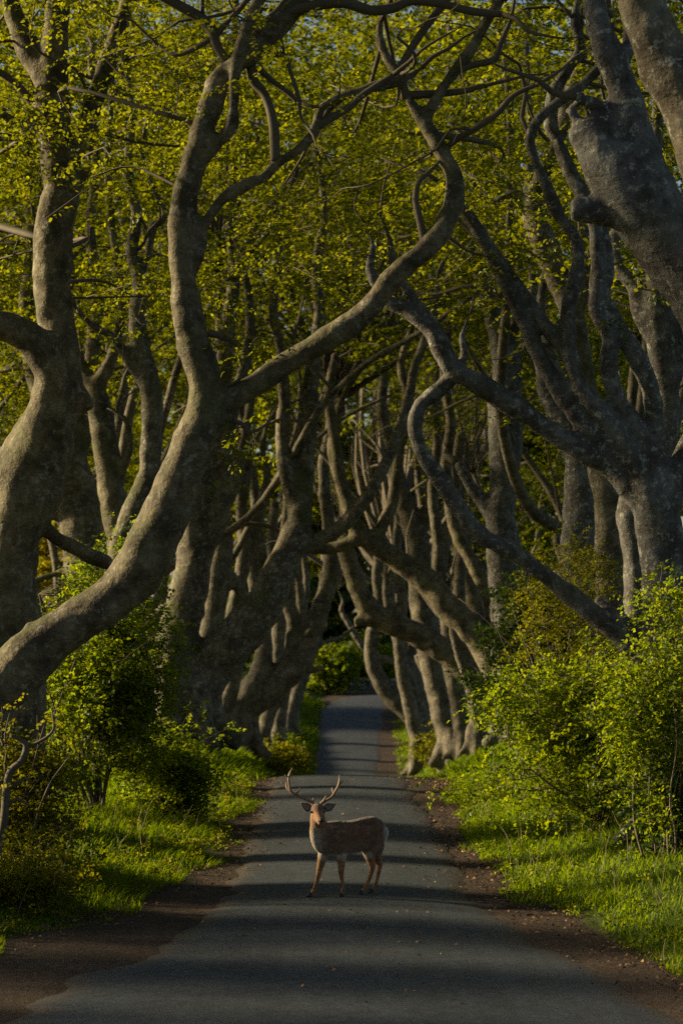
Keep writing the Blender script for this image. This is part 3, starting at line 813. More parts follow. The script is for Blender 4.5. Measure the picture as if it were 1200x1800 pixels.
t = Tree('beech_tree', 'curving beech with a swollen broken limb behind the crossing limbs on the right', 44, 125, mat='bark_moss', voxel=.055)
t.limb([(1060, 1440, 34), (1068, 1200, 28), (1072, 1000, 26), (1062, 850, 24), (1040, 760, 22), (1025, 660, 20), (1010, 580, 20), (990, 510, 22), (962, 440, 24), (942, 390, 23), (942, 345, 19), (960, 290, 15), (985, 230, 14), (1000, 170, 13), (1020, 110, 12), (1015, 40, 10), (1025, -30, 8)], trunk=True)
t.limb([(985, 500, 20), (975, 470, 16)], wave=0, extend=False)
t.limb([(945, 365, 14), (925, 350, 10), (900, 340, 9), (870, 350, 7), (840, 330, 5)], extend=False)
t.limb([(1000, 560, 16), (1030, 500, 14), (1020, 430, 11), (1045, 340, 10), (1035, 240, 8)], extend=False)
t.boughs(9, zmin=8); TREES.append(t)
t.crown((4.6, 44, 14), (4.6, 4.2, 5.6), 36, 28, .105, 10, 1.25, zmin=8.4)

t = Tree('beech_tree', 'pale lichened trunk standing upright behind the yellow-leaved bush on the right', 51, 126, mat='bark_cool', voxel=.06)
t.limb([(1000, 1380, 44), (1005, 1200, 37), (1012, 1050, 34), (1016, 950, 33), (1021, 850, 31), (1016, 785, 30), (998, 745, 27), (975, 715, 21), (962, 690, 18), (955, 660, 16), (945, 625, 12), (930, 570, 11), (938, 480, 10), (925, 380, 9), (932, 250, 8), (925, 100, 7), (930, 0, 6)], trunk=True)
t.limb([(1008, 750, 20), (996, 700, 14), (980, 655, 11), (965, 612, 9), (950, 540, 8), (962, 450, 7)], wave=.1, extend=False)
t.boughs(8, zmin=8); TREES.append(t)
t.crown((5.0, 51, 14.5), (4.8, 4.4, 6), 38, 28, .12, 10, 1.3, zmin=8.4)

t = Tree('beech_tree', 'tall pale grey beech with a snapped side stub in the middle of the right row', 67, 127, mat='bark_cool', voxel=.066)
t.limb([(905, 1330, 42), (896, 1200, 34), (893, 1080, 32), (890, 1000, 33), (880, 920, 27), (884, 850, 28), (888, 780, 30), (890, 720, 29), (888, 680, 22), (881, 620, 19), (868, 560, 17), (852, 505, 14), (834, 450, 10), (822, 390, 8), (830, 300, 7), (820, 180, 6), (790, 60, 6), (800, 0, 5)], trunk=True)
t.limb([(872, 745, 14), (866, 710, 11), (862, 674, 11)], wave=0, extend=False)
t.limb([(872, 912, 20), (852, 886, 15), (832, 862, 11), (814, 830, 10), (803, 812, 9)], wave=.1, extend=False)
t.limb([(895, 720, 17), (908, 660, 12), (905, 600, 11), (918, 520, 10), (908, 430, 8), (915, 320, 7)], wave=.1, extend=False)
t.boughs(9, zmin=9); TREES.append(t)
t.crown((4.2, 67, 16.5), (5.4, 5, 6.5), 44, 30, .15, 10, 1.4, zmin=10.6)

simple('beech leaning far out over the lane with a long arching limb, right of the crest', 76, 128,
       [[(905, 1330, 34), (896, 1250, 32), (872, 1180, 27), (838, 1118, 25), (790, 1068, 24), (748, 1020, 23), (700, 985, 20), (655, 955, 17), (624, 925, 15), (612, 885, 14), (598, 840, 12), (590, 780, 11), (578, 700, 10), (590, 620, 8)],
        [(885, 1200, 20), (868, 1090, 15), (852, 1030, 14), (828, 985, 13), (802, 938, 12), (790, 880, 12), (784, 815, 11), (792, 740, 10), (780, 660, 8), (790, 570, 7)],
        [(640, 945, 14), (600, 960, 12), (560, 965, 10), (530, 960, 6)],
        [(660, 950, 12), (690, 880, 11), (700, 800, 10), (720, 720, 9), (705, 640, 8), (730, 560, 6)]],
       mat='bark', voxel=.075, crown=((2.6, 77, 18), (6, 5, 7.5), 38, 12), boughs=3)
simple('beech with a low limb bending to a blunt broken elbow above the far lane', 84, 129,
       [[(885, 1318, 34), (872, 1270, 30), (850, 1215, 27), (822, 1180, 25), (786, 1148, 23), (740, 1120, 22), (690, 1096, 22), (655, 1076, 21), (632, 1040, 18), (615, 990, 17), (606, 958, 16), (612, 925, 13), (600, 850, 12), (585, 790, 11), (600, 700, 9)],
        [(668, 1088, 16), (640, 1092, 10), (622, 1092, 8)],
        [(850, 1230, 24), (846, 1160, 20), (838, 1080, 17), (820, 1010, 15), (815, 930, 13), (800, 850, 12), (810, 760, 10)]],
       mat='bark', voxel=.08, crown=((3.2, 85, 19), (6, 5, 8), 36, 13), boughs=3)
simple('upright beech forking high between the two arching limbs on the right', 94, 130,
       [[(795, 1315, 26), (778, 1240, 24), (760, 1170, 23), (746, 1090, 23), (738, 1020, 23), (732, 950, 22), (716, 895, 19), (700, 850, 15), (690, 790, 13), (670, 720, 11), (680, 640, 9)],
        [(735, 940, 14), (755, 890, 13), (760, 840, 12), (775, 770, 10), (765, 690, 9)],
        [(752, 1130, 12), (772, 1060, 10), (778, 990, 9), (790, 920, 8), (785, 850, 7)]],
       voxel=.085, crown=((3.4, 95, 20), (6, 5, 8), 34, 13.5))
simple('slender beech with golden left edges, base in bright grass at the right', 104, 131,
       [[(790, 1318, 22), (780, 1280, 18), (770, 1230, 15), (758, 1190, 12), (742, 1168, 10), (735, 1150, 9)],
        [(775, 1260, 13), (760, 1210, 13), (748, 1140, 12), (752, 1070, 11), (740, 1000, 10), (745, 920, 9), (735, 830, 8)]],
       voxel=.09, crown=((3.4, 105, 20), (6, 5, 8.5), 32, 14))
simple('bowed beech bending out like a letter C over the right edge of the far lane', 112, 132,
       [[(768, 1335, 20), (752, 1295, 18), (728, 1262, 17), (698, 1235, 17), (668, 1198, 15), (653, 1155, 13), (654, 1112, 12), (668, 1075, 11), (662, 1010, 10), (670, 930, 9)],
        [(745, 1285, 16), (732, 1230, 13), (716, 1190, 10), (705, 1150, 9), (698, 1105, 9), (688, 1060, 8), (690, 990, 7)],
        [(722, 1250, 9), (725, 1200, 8), (722, 1150, 8), (735, 1090, 8), (728, 1020, 7)]],
       voxel=.09, crown=((3.0, 112, 20), (6.5, 5, 9), 32, 14))
simple('gnarled beech at the top of the bare earth bank on the right', 80, 133,
       [[(838, 1322, 20), (842, 1280, 18), (836, 1220, 15), (826, 1160, 13), (812, 1100, 12), (806, 1030, 11), (812, 950, 10), (800, 860, 9)],
        [(836, 1240, 10), (815, 1180, 9), (800, 1130, 8), (790, 1080, 7)]],
       voxel=.08, crown=((4.6, 80, 18), (5, 5, 8), 30, 12))
simple('short dark beech at the far right bend of the climbing lane', 128, 134,
       [[(745, 1290, 18), (740, 1230, 15), (720, 1170, 13), (705, 1110, 11), (700, 1040, 9)],
        [(735, 1200, 10), (750, 1140, 9), (745, 1060, 8)],
        [(712, 1165, 7), (680, 1160, 7), (640, 1140, 6), (615, 1100, 6), (600, 1075, 5)]],
       voxel=.08, crown=((4.6, 130, 20), (7, 5, 9), 34, 13))

simple('thin leaning beech between the bowed tree and the far bend on the right', 108, 135,
       [[(735, 1310, 16), (722, 1250, 14), (708, 1190, 12), (700, 1120, 11), (706, 1050, 10), (695, 980, 9), (700, 900, 8), (690, 820, 7)],
        [(702, 1150, 8), (690, 1100, 7), (678, 1040, 7), (682, 960, 6)]], voxel=.09)
simple('straight shadowed beech left of the snapped grey tree in the right row', 90, 136,
       [[(815, 1300, 19), (805, 1230, 17), (790, 1160, 15), (786, 1090, 14), (772, 1020, 13), (770, 950, 12), (760, 870, 10), (768, 780, 9), (760, 690, 7)],
        [(785, 1080, 10), (800, 1020, 10), (812, 950, 9), (808, 880, 8), (822, 800, 7)]], voxel=.08)
simple('crooked beech in the left row, between the slim and the triple-stemmed tree', 92, 138,
       [[(392, 1325, 20), (396, 1260, 17), (410, 1190, 15), (424, 1120, 15), (418, 1050, 13), (430, 980, 12), (424, 900, 10), (436, 820, 9), (428, 730, 7)],
        [(424, 1100, 10), (446, 1050, 10), (462, 990, 9), (458, 920, 8), (472, 850, 7)]], voxel=.08)
simple('thin upright beech by the bright grass just left of the far lane', 117, 139,
       [[(488, 1315, 14), (494, 1250, 12), (505, 1190, 11), (500, 1120, 10), (512, 1050, 9), (505, 980, 8), (515, 900, 7)],
        [(503, 1150, 8), (524, 1100, 8), (538, 1040, 7), (534, 970, 6)]], voxel=.1)

# ---- trees of the outer ranks and of the far avenue, grown procedurally
def grown(label, group, x, d, seed, h=20, lean=0.0, r=.42, clumps=36, zmin=8, leaf=.17, mat='bark_far', cr=None, per=26, spread=1.6, lmat='leaf_far', all_=False):
    t = Tree('beech_tree', label, d, seed, group, mat, .08)
    R = t.R
    gz = float(ground_z(x, d))
    b = np.array([x, d, gz])
    t.base = b
    fork = R.uniform(1.5, 4.0)
    p, rad = wander(b - [0, 0, .4], (lean * .2 + R.normal(0, .1), R.normal(0, .08), 1), fork + .4, r * 1.15, r * .85, R, 4, .06, .1)
    q = catmull(np.column_stack([p, rad]), [3] * 4)
    q[0, 3] = r * 1.6; q[1, 3] = r * 1.35
    t.sk.append(q); t.mb.tube(q[:, :3], q[:, 3], 12, lump=.1, seed=seed)
    top = p[-1]
    for i in range(R.integers(3, 5)):
        a = R.uniform(0, 6.28)
        dr = np.array([math.cos(a) * .45 + lean * .5, math.sin(a) * .35, 1.0])
        p, rad = wander(top - [0, 0, .2], dr, h * R.uniform(.5, .75), r * R.uniform(.45, .65), .05, R, 9, .2, .12)
        q = catmull(np.column_stack([p, rad]), [3] * 9)
        t.sk.append(q); t.mb.tube(q[:, :3], q[:, 3], 9, lump=.08, seed=seed + i)
        for j in range(3):
            s = q[R.integers(8, len(q) - 3)]
            p2, r2 = wander(s[:3], R.normal(0, 1, 3) * [1, 1, .4] + [lean * .6, 0, .5], R.uniform(2.5, 5), s[3] * .6, .02, R, 6, .3, .1)
            q2 = catmull(np.column_stack([p2, r2]), [2] * 6)
            t.sk.append(q2); t.tw.tube(q2[:, :3], q2[:, 3], 6)
    cr = cr or (5.5, 5, h * .38)
    t.crown((x + lean * 1.2, d, gz + h * .62), cr, int(clumps * 1.5), per, leaf, 9, spread, .75, zmin=gz + zmin, mat=lmat, all_=all_)
    t.rem = False
    TREES.append(t)
    return t

GRP = 'beeches of the far avenue'
for i, (x, d, ln) in enumerate([(-4.2, 136, .6), (5.4, 137, -.6), (9.5, 147, -.4)]):
    grown('indistinct far beech closing the end of the avenue', GRP, x, d, 300 + i, 21, ln, .4, 64, 8, .34)
GRP2 = 'beeches of the right outer rank'
for i, (x, d) in enumerate([(8.6, 62), (7.6, 74), (9.6, 84), (9.0, 100), (12.5, 72)]):
    grown('shadowed beech in the outer rank behind the right row', GRP2, x, d, 330 + i, 22, -.1, .36, 26, 6, .19)
GRP3 = 'beeches added behind the left row'  # high crowns added as a sun screen for the far canopy
for i, (x, d) in enumerate([(-10.5, 72), (-10.0, 86), (-10.5, 100), (-11.5, 114)]):
    grown('beech added behind the left row to shade the far canopy', GRP3, x, d, 350 + i, 23, .1, .34, 70, 8.0 - float(ground_z(x, d)), .21, per=22, cr=(3.6, 6.5, 9), spread=1.8)
GRP4 = 'beeches arching high over the dip'
for i, (x, d) in enumerate([(-8.0, 64), (-7.6, 79), (-7.4, 94), (7.6, 58), (7.8, 86), (7.6, 104)]):
    grown('beech behind the %s row whose crown closes the roof of the avenue' % ('left' if x < 0 else 'right'), GRP4, x, d, 370 + i, 25, .7 if x < 0 else -.7, .3, 38, 12, .2, cr=(6, 5, 8.5))

for t_, c_ in ((TREES[0], (-5, 34, 17)), (TREES[1], (-1.5, 31, 16.5)), (TREES[2], (-5, 46, 19)), (TREES[5], (-2, 58, 23)), (tR0, (4.2, 25, 16.5)), (tR1, (3.5, 33, 17)), (TREES[tR1i + 1], (6, 41, 18))):  # unseen upper leaf clumps added to cut the sky light from above
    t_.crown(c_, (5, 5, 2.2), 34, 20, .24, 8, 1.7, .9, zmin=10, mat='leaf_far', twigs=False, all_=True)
TREES[4].crown((-10.2, 64, 10.5), (3.2, 5, 4.0), 40, 26, .14, 9, 1.4, .6, zmin=7.5)
GRP7 = 'field trees beyond the left row'
for i, (x, d) in enumerate([(-20, 172), (-27, 168), (-33, 178)]):
    grown('leafy field tree glimpsed between the left trunks', GRP7, x, d, 450 + i, 24, 0, .4, 48, 1.5, .42, per=18, spread=2.4, cr=(5.5, 5, 11))
grown('unseen beech added outside the left row to shade the upper right trunks', None, -10.5, 28.0, 460, 21, .0, .4, 60, 9.0, .22, per=18, spread=1.6, cr=(4, 4.5, 7.5), all_=True)  # out-of-frame crown added to keep sun off the upper right trunks
grown('unseen beech added outside the left row to shade the foreground', None, -9.8, 20, 461, 19, .0, .4, 50, 5.0, .25, per=18, spread=1.7)  # out-of-frame crown added to shade the foreground
for i, (x, d) in enumerate([(-11.8, 46), (-12.4, 58)]):  # curtain of dense crowns added to darken the middle of the canopy
    grown('beech added beyond the left row to shade the canopy, %s of the near pair' % ('nearer' if i == 0 else 'farther'), None, x, d, 470 + i, 20, .0, .36, 46, 9.0, .2, per=20, spread=1.7, cr=(3.6, 5.5, 7), all_=True)
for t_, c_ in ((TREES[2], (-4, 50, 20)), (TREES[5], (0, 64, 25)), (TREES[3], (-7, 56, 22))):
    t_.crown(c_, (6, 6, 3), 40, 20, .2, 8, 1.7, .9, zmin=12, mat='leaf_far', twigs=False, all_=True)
GRP6 = 'unseen beeches added outside the right row'
for i, (x, d) in enumerate([(11.5, 22), (11.0, 34), (12.5, 47)]):  # added out of frame to hold back sky light from the right
    grown('unseen beech added outside the right row to block sky light', GRP6, x, d, 420 + i, 19, -.2, .35, 44, 3.0, .28, per=16, spread=1.9)
GRP5 = 'beeches of the avenue behind the viewpoint'
for i, (x, d, ln) in enumerate([(5.4, -8, -.6), (-5.4, -13, .6), (5.2, -22, -.6), (-5.3, -28, .6)]):
    grown('beech of the same avenue standing behind the viewpoint', GRP5, x, d, 390 + i, 19, ln, .4, 30, 6.5, .42, per=14, spread=2.1)

for t in TREES:
    t.build(getattr(t, 'rem', True))
#TREES_END
# ------------------------------------------------------------------ distant woodland closing the views (one mass)
R = np.random.default_rng(55)
cs = []
for i in range(760):
    a = R.uniform(-.34, .34)
    d = R.uniform(205, 260)
    x = d * a
    h = 34 + 6 * vnoise(np.array([[x * .06, 0, 0]]), 61)[0]
    cs.append((x, d, float(ground_z(x, d)) + R.uniform(.3, 1) ** .8 * h))
for i in range(110):       # end of the lane
    d = R.uniform(176, 190); x = R.uniform(-12, 16)
    cs.append((x, d, float(ground_z(x, d)) + R.uniform(0, 9)))
me = crown_mesh('distant_woodland', cs, 4.2, 18, 1.0, 5, R, 2.0)
tag(obj('distant_woodland', me, M['leaf_wood'], kind='stuff'), 'far-off green woodland seen between the trunks', 'woodland')

# ------------------------------------------------------------------ shrubs
def shrub(name, label, x, d, w, dep, h, seed, n, leaf, mat, per=20, zlow=.1, stems=9, stem_r=.03, spread=.34, group=None, k=7, spray=.28, cat='shrub', quad=False):
    R = np.random.default_rng(seed)
    gz = float(ground_z(x, d))
    t = thing(name, label, cat, (x, d, gz), group)
    mb = MB(); ends = []
    for i in range(stems):
        a = R.uniform(0, 6.28); e = R.uniform(.2, 1)
        dr = np.array([math.cos(a) * w / h * e, math.sin(a) * dep / h * e, 1.0])
        p, rad = wander((x + R.normal(0, .12), d + R.normal(0, .12), gz - .1), dr, h * R.uniform(.6, 1.0), stem_r * R.uniform(.6, 1.2), .006, R, 8, .2, .06)
        q = catmull(np.column_stack([p, rad]), [2] * 8)
        mb.tube(q[:, :3], q[:, 3], 5)
        ends.append(q)
    S = np.vstack(ends)
    g = norm(R.normal(0, 1, (n, 3))) * R.uniform(.1, 1, (n, 1)) ** .4
    C = np.array([x, d, gz + h * .52]) + g * np.array([w, dep, h * .5])
    # irregular outline: push clumps by noise, drop some
    nz = vnoise(C * .9, seed)
    C = np.array([x, d, gz + h * .5]) + (C - [x, d, gz + h * .5]) * (1 + .42 * nz)[:, None]
    C = C[(C[:, 2] > gz + zlow) & (vnoise(C * 1.6, seed + 1) > -.32)]
    for c in C:
        s = S[np.argmin(np.linalg.norm(S[:, :3] - c, axis=1) + 2 * np.clip(S[:, 2] - c[2], 0, 9))]
        mb.tube(np.array([s[:3], (s[:3] + c) / 2 + R.normal(0, .05, 3), c]), [.009, .007, .003], 3)
        for j in range(2):
            e = c + R.normal(0, .22, 3)
            mb.tube(np.array([c, e]), [.005, .002], 3)
    extra = []
    for j in range(int(n * .16)):
        c = C[R.integers(len(C))]
        dr = norm(c - np.array([x, d, gz + h * .35]) + R.normal(0, .3, 3) + [0, 0, .5 * R.uniform(0, 1)])
        p, rad = wander(c, dr, R.uniform(.35, .8) * (1 + spread), .006, .002, R, 5, .22, .0)
        mb.tube(p, rad, 3)
        extra += [p[2], p[3], p[4], p[5]]
    sp_ = np.concatenate([np.full(len(C), spread), np.full(len(extra), .10 + .12 * spread)])
    C = np.vstack([C, np.array(extra).reshape(-1, 3)]) if extra else C
    pr_ = np.concatenate([np.full(len(C) - len(extra), per), np.full(len(extra), max(3, per // 5))]).astype(int)
    me = mb.mesh('stems'); smooth(me); obj('stems', me, M['twig'], t)
    C = np.repeat(C, pr_, axis=0); spread = np.repeat(sp_, pr_); per = 1
    me = crown_mesh('foliage', C, spread, per, leaf, k, R, spray, quad, flat=.75, tilt=.55)
    obj('foliage', me, M[mat], t, 'stuff')
    return t

def shrub_px(name, label, px, py, d, wpx, hpx, seed, n, leaf, mat, **kw):
    x = (px - 600) * d / F; s = d / F
    return shrub(name, label, x, d, wpx * s, kw.pop('dep', wpx * s * .9), hpx * s, seed, n, leaf, mat, **kw)

shrub_px('hawthorn_bush', 'big rounded hawthorn bush on the left verge below the sweeping limb', 168, 0, 37, 122, 430, 401, 380, .07, 'leaf_shrub', per=17, stems=14)
shrub_px('hawthorn_bush', 'low hawthorn bush at the left verge edge, right of the big rounded one', 300, 0, 38, 50, 125, 402, 110, .066, 'leaf_shrub', per=22)
shrub_px('young_shrub', 'yellow-leaved shrub in the left corner with a crooked bare stem', 35, 0, 29.0, 100, 300, 403, 150, .055, 'leaf_yellow', per=20, dep=.8)
shrub_px('bramble', 'low bramble with yellow-green leaves hugging the left grass edge', 40, 0, 26.8, 95, 105, 404, 80, .05, 'leaf_yellow', per=20, dep=.5)
shrub_px('hawthorn_bush', 'wide spreading hawthorn with drooping leafy twigs on the right verge', 1070, 0, 34, 210, 330, 405, 360, .07, 'leaf_shrub', per=17, stems=16, zlow=.3)
shrub_px('hawthorn_bush', 'taller bush with bronze-yellow new leaves under the crossing limb on the right', 1000, 0, 43, 115, 440, 406, 190, .06, 'leaf_yellow', per=18, stems=22, zlow=2.2, stem_r=.025)
shrub_px('holly_bush', 'dark glossy evergreen bush beside the trunks on the right', 935, 0, 46, 75, 380, 407, 180, .085, 'leaf_dark', per=16, zlow=.8)
shrub_px('hawthorn_bush', 'leafy bush at the right edge in front of the grey beech trunk', 1175, 0, 30, 90, 420, 408, 150, .062, 'leaf_shrub', per=18, zlow=.25, stem_r=.018)
shrub_px('young_shrub', 'small glowing yellow shrub by the pale trunk left of the far lane', 485, 0, 100, 42, 52, 409, 50, .13, 'leaf_yellow', per=14, spread=.45, spray=.5)
shrub_px('young_shrub', 'small yellow-green shrub at the foot of the slender trunks right of the far lane', 775, 0, 102, 34, 46, 410, 40, .13, 'leaf_yellow', per=14, spread=.45, spray=.5)
shrub_px('verge_shrub', 'green shrub where the far lane vanishes, left of the bend', 575, 0, 158, 48, 85, 411, 60, .27, 'leaf_shrub', per=16, spread=.8, spray=.7)
shrub_px('verge_shrub', 'green shrub closing the view above the far end of the lane', 630, 0, 164, 52, 95, 412, 60, .27, 'leaf_shrub', per=16, spread=.8, spray=.7)

shrub_px('ivy_clump', 'dark ivy and bramble clump at the foot of the grey beech, right edge', 1190, 0, 30.5, 60, 170, 413, 70, .07, 'leaf_dark', per=18, zlow=.05)
for i, (x, d, w_, h_) in enumerate([(-8.4, 23.8, 1.7, 3.7), (-8.2, 26.9, 1.5, 3.2), (-8.6, 20.4, 1.8, 3.8), (-8.6, 17.0, 1.8, 3.8)]):  # unseen bushes added and spaced to throw shade bands on the near lane
    shrub('hawthorn_bush', 'unseen hawthorn added behind the left row to shade the near lane', x, d, w_, 1.25, h_, 430 + i, 75, .11, 'leaf_shrub', per=14, spread=.5, group='unseen hawthorns added to shade the lane', spray=.4)
for i, (x, d, w_, h_) in enumerate([(-18.2, 140, 2.6, 13.0), (-16.2, 136, 2.2, 12.0), (-13.6, 142, 2.2, 11.0), (-20.5, 146, 2.6, 12.0)]):
    shrub('field_bush', 'field bush beyond the left trunks with the golden sun glow put into its leaf colour', x, d, w_, 2.0, h_, 440 + i, 90, .32, 'glow_leaf', per=18, spread=.9, group='sunlit bushes in the left field', spray=.8)

# crooked bare stem in the left corner shrub's place: a sapling of its own
mb = MB()
pts = [(-4, 1500, 9), (8, 1440, 8), (12, 1385, 7), (20, 1355, 7), (38, 1338, 6), (47, 1312, 6), (34, 1300, 4), (18, 1292, 3)]
W = np.array([[*P(a, b, 28.0), r * 28.0 / F] for a, b, r in pts])
gz = float(ground_z(W[0, 0], 28.0)); W = np.vstack([[W[0, 0] - .03, 28.0, gz - .1, W[0, 3]], W])
q = catmull(W, [3] * 8); mb.tube(q[:, :3], q[:, 3], 8)
for a in ([(12, 1388, 4), (40, 1370, 3), (52, 1372, 2)], [(46, 1315, 3), (80, 1298, 3), (95, 1280, 2), (92, 1250, 1.5)], [(10, 1420, 4), (30, 1405, 3), (55, 1418, 2)]):
    W = np.array([[*P(x_, y_, 28.0), r * 28.0 / F] for x_, y_, r in a]); q = catmull(W, [3, 3] if len(a) == 3 else [3, 3, 3]); mb.tube(q[:, :3], q[:, 3], 6)
t = thing('sapling', 'crooked leafless sapling stem at the far left edge', 'sapling', (float(W[0, 0]), 28.0, gz))
me = mb.mesh('stem'); smooth(me); obj('stem', me, M['twig'], t)

# ------------------------------------------------------------------ dry stone wall at the bend
R = np.random.default_rng(77)
wall = thing('stone_wall', 'low grey dry stone wall at the bend of the far lane', 'wall', (2.2, 160, float(ground_z(2.2, 160))))
m, nt, out = new_mat('field_stone'); T = NT(nt)
tc = T.n('TexCoord').outputs['Object']; bs = T.n('BsdfPrincipled')
T.l(T.mix(T.noise(tc, 3, 4), (.10, .10, .10), (.26, .25, .23)), bs.inputs['Base Color']); bs.inputs['Roughness'].default_value = .9
T.l(bs.outputs[0], out.inputs[0]); M['stone'] = m
bm = bmesh.new(); bmesh.ops.create_cube(bm, size=1.0)
bmesh.ops.bevel(bm, geom=bm.edges[:], offset=.16, segments=1, affect='EDGES'); sme = bpy.data.meshes.new('stone'); bm.to_mesh(sme); bm.free(); sme.materials.append(m)
for row in range(4):
    for i in range(11):
        x = .3 + i * .42 + (row % 2) * .2 + R.normal(0, .03)
        s = bpy.data.objects.new('stone', sme); col.objects.link(s); s.parent = wall
        s.matrix_parent_inverse = wall.matrix_basis.inverted()
        s.location = (x, 160 + R.normal(0, .04), float(ground_z(x, 160)) + .12 + row * .25)
        s.scale = (.4 * R.uniform(.85, 1.1), .45, .25 * R.uniform(.9, 1.1)); s.rotation_euler = (R.normal(0, .05), R.normal(0, .05), R.normal(0, .1))

# ------------------------------------------------------------------ grass on the verges
def grass(name, label, side, d0, d1, depth_in, n, seed, hmin, hmax, width):
    R = np.random.default_rng(seed)
    d = R.uniform(d0, d1, n); u = R.uniform(0, 1, n) ** 1.3 * depth_in
    edge = gl_x(d) if side < 0 else gr_x(d)
    x = edge + side * (u - .12 + vnoise(np.stack([d * 1.4, u * 0, u * 0], -1), seed) * .22)
    den = vnoise(np.stack([x * 1.3, d * .9, 0 * x], -1), seed + 3) * .6 + vnoise(np.stack([x * 4, d * 3, 0 * x], -1), seed + 4) * .4
    kp = den > -.62 + .42 * (u < .3)
    x, d, u, den = x[kp], d[kp], u[kp], den[kp]
    n = len(x)
    z = ground_z(x, d)
    h = R.uniform(hmin, hmax, n) * (.55 + .6 * sstep(-.4, .5, den)) * (.55 + .45 * sstep(0, .5, u))
    b = np.stack([x, d, z - .02], -1)
    cl = vnoise(np.stack([x * 2, d * 2, 0 * x], -1), seed + 9) * 3.0
    ang = cl + R.normal(0, .9, n)
    ln = np.stack([np.cos(ang), np.sin(ang), 0 * x], -1) * R.uniform(.3, 1.3, n)[:, None]
    ln[:, 0] += -side * .18
    wv = norm(np.stack([np.cos(ang + 1.57) + .3, np.sin(ang + 1.57), 0 * x], -1)) * (width * R.uniform(.6, 1.3, n))[:, None]
    m1 = b + np.array([0, 0, 1]) * (h * .55)[:, None] + ln * (h * .25)[:, None]
    tip = b + np.array([0, 0, 1]) * (h * .92)[:, None] + ln * (h * .85)[:, None]
    V = np.stack([b - wv, b + wv, m1 + wv * .7, m1 - wv * .7, tip], 1).reshape(-1, 3)
    k = np.arange(n)[:, None] * 5
    Fc = np.concatenate([k + np.array([[0, 1, 2]]), k + np.array([[0, 2, 3]]), k + np.array([[3, 2, 4]])], 0)
    me = np_mesh(name, V, Fc)
    tag(obj(name, me, M['grass'], kind='stuff'), label, 'grass')

grass('verge_grass', 'bright tufted grass along the near left verge', -1, 20, 50, 3.0, 36000, 501, .05, .24, .0085)
grass('verge_grass', 'bright tufted grass along the near right verge', 1, 20, 50, 3.0, 36000, 502, .05, .24, .0085)
grass('verge_grass', 'sunlit grass beyond the crest on the left side of the lane', -1, 50, 150, 4.0, 24000, 503, .12, .36, .024)
grass('verge_grass', 'sunlit grass beyond the crest on the right side of the lane', 1, 50, 150, 4.0, 18000, 504, .1, .3, .024)

def weeds(name, label, side, d0, d1, n, seed, mat, leaf):
    R = np.random.default_rng(seed)
    d = R.uniform(d0, d1, n); u = np.abs(R.normal(.1, .8, n))
    x = (gl_x(d) if side < 0 else gr_x(d)) + side * (u - .05)
    c = np.stack([x, d, ground_z(x, d) + R.uniform(.03, .22, n)], -1)
    me = crown_mesh(name, c, .10, 3, leaf, 5, R, .14, False, flat=.6, tilt=.5)
    tag(obj(name, me, M[mat], kind='stuff'), label, 'weeds')
weeds('verge_weeds', 'small broad-leaved weeds growing through the left verge grass', -1, 21, 50, 420, 521, 'leaf_yellow', .045)
weeds('verge_weeds', 'small broad-leaved weeds growing through the right verge grass', 1, 21, 50, 420, 522, 'leaf_shrub', .045)
R = np.random.default_rng(88)
mb = MB()
for i in range(260):
    d = R.uniform(22, 48); sd = R.choice([-1, 1]); u = R.uniform(.05, 1.8)
    x = float((gl_x(d) if sd < 0 else gr_x(d)) + sd * u); z = float(ground_z(x, d))
    p, rad = wander((x, d, z), (R.normal(0, .35), R.normal(0, .35), 1), R.uniform(.2, .55), .004, .002, R, 3, .15, 0)
    mb.tube(p, rad, 3)
me = mb.mesh('dry_stalks')
m, nt, out = new_mat('dry_stalk'); T = NT(nt); bs = T.n('BsdfPrincipled')
T.l(T.mix(T.noise(T.n('TexCoord').outputs['Object'], 2, 2), (.30, .24, .13), (.16, .12, .06)), bs.inputs['Base Color']); bs.inputs['Roughness'].default_value = .8; T.l(bs.outputs[0], out.inputs[0])
tag(obj('dry_stalks', me, m, kind='stuff'), 'thin dry straw-coloured stalks standing in the verges', 'dry stalks')

# ------------------------------------------------------------------ leaf litter and grit on the shoulders
R = np.random.default_rng(91)
n = 5200
d = R.uniform(20, 52, n); sd = np.where(R.uniform(0, 1, n) < .68, 1, -1)
edge = np.where(sd > 0, gr_x(d), gl_x(d))
x = edge - sd * np.abs(R.normal(0, .42, n)) + sd * .12
x[:420] = R.uniform(-1.5, 1.6, 420)
b = np.stack([x, d, np.where(np.abs(x) < 1.5, road_z(d) + .05 * (1 - (x / 1.45) ** 2) - .004, np.maximum(ground_z(x, d), road_z(d) - .012)) + .006], -1)
a = R.uniform(0, 6.28, n)
dr = np.stack([np.cos(a), np.sin(a), R.normal(0, .25, n)], -1); dr = norm(dr)
nn = norm(np.array([0, 0, 1.]) + R.normal(0, .4, (n, 3)))
V, Fc = leaf_arrays(b, dr, nn, R.uniform(.025, .055, n), quad=False)
m, nt, out = new_mat('dead_leaf'); T = NT(nt)
geo = T.n('NewGeometry'); bs = T.n('BsdfPrincipled')
T.l(T.ramp(geo.outputs['Random Per Island'], [(0, (.05, .025, .012)), (.5, (.14, .065, .025)), (1, (.30, .17, .06))]), bs.inputs['Base Color'])
bs.inputs['Roughness'].default_value = .7; T.l(bs.outputs[0], out.inputs[0])
me = np_mesh('leaf_litter', V, Fc)
tag(obj('leaf_litter', me, m, kind='stuff'), 'brown fallen leaves scattered along the dirt shoulders', 'fallen leaves')
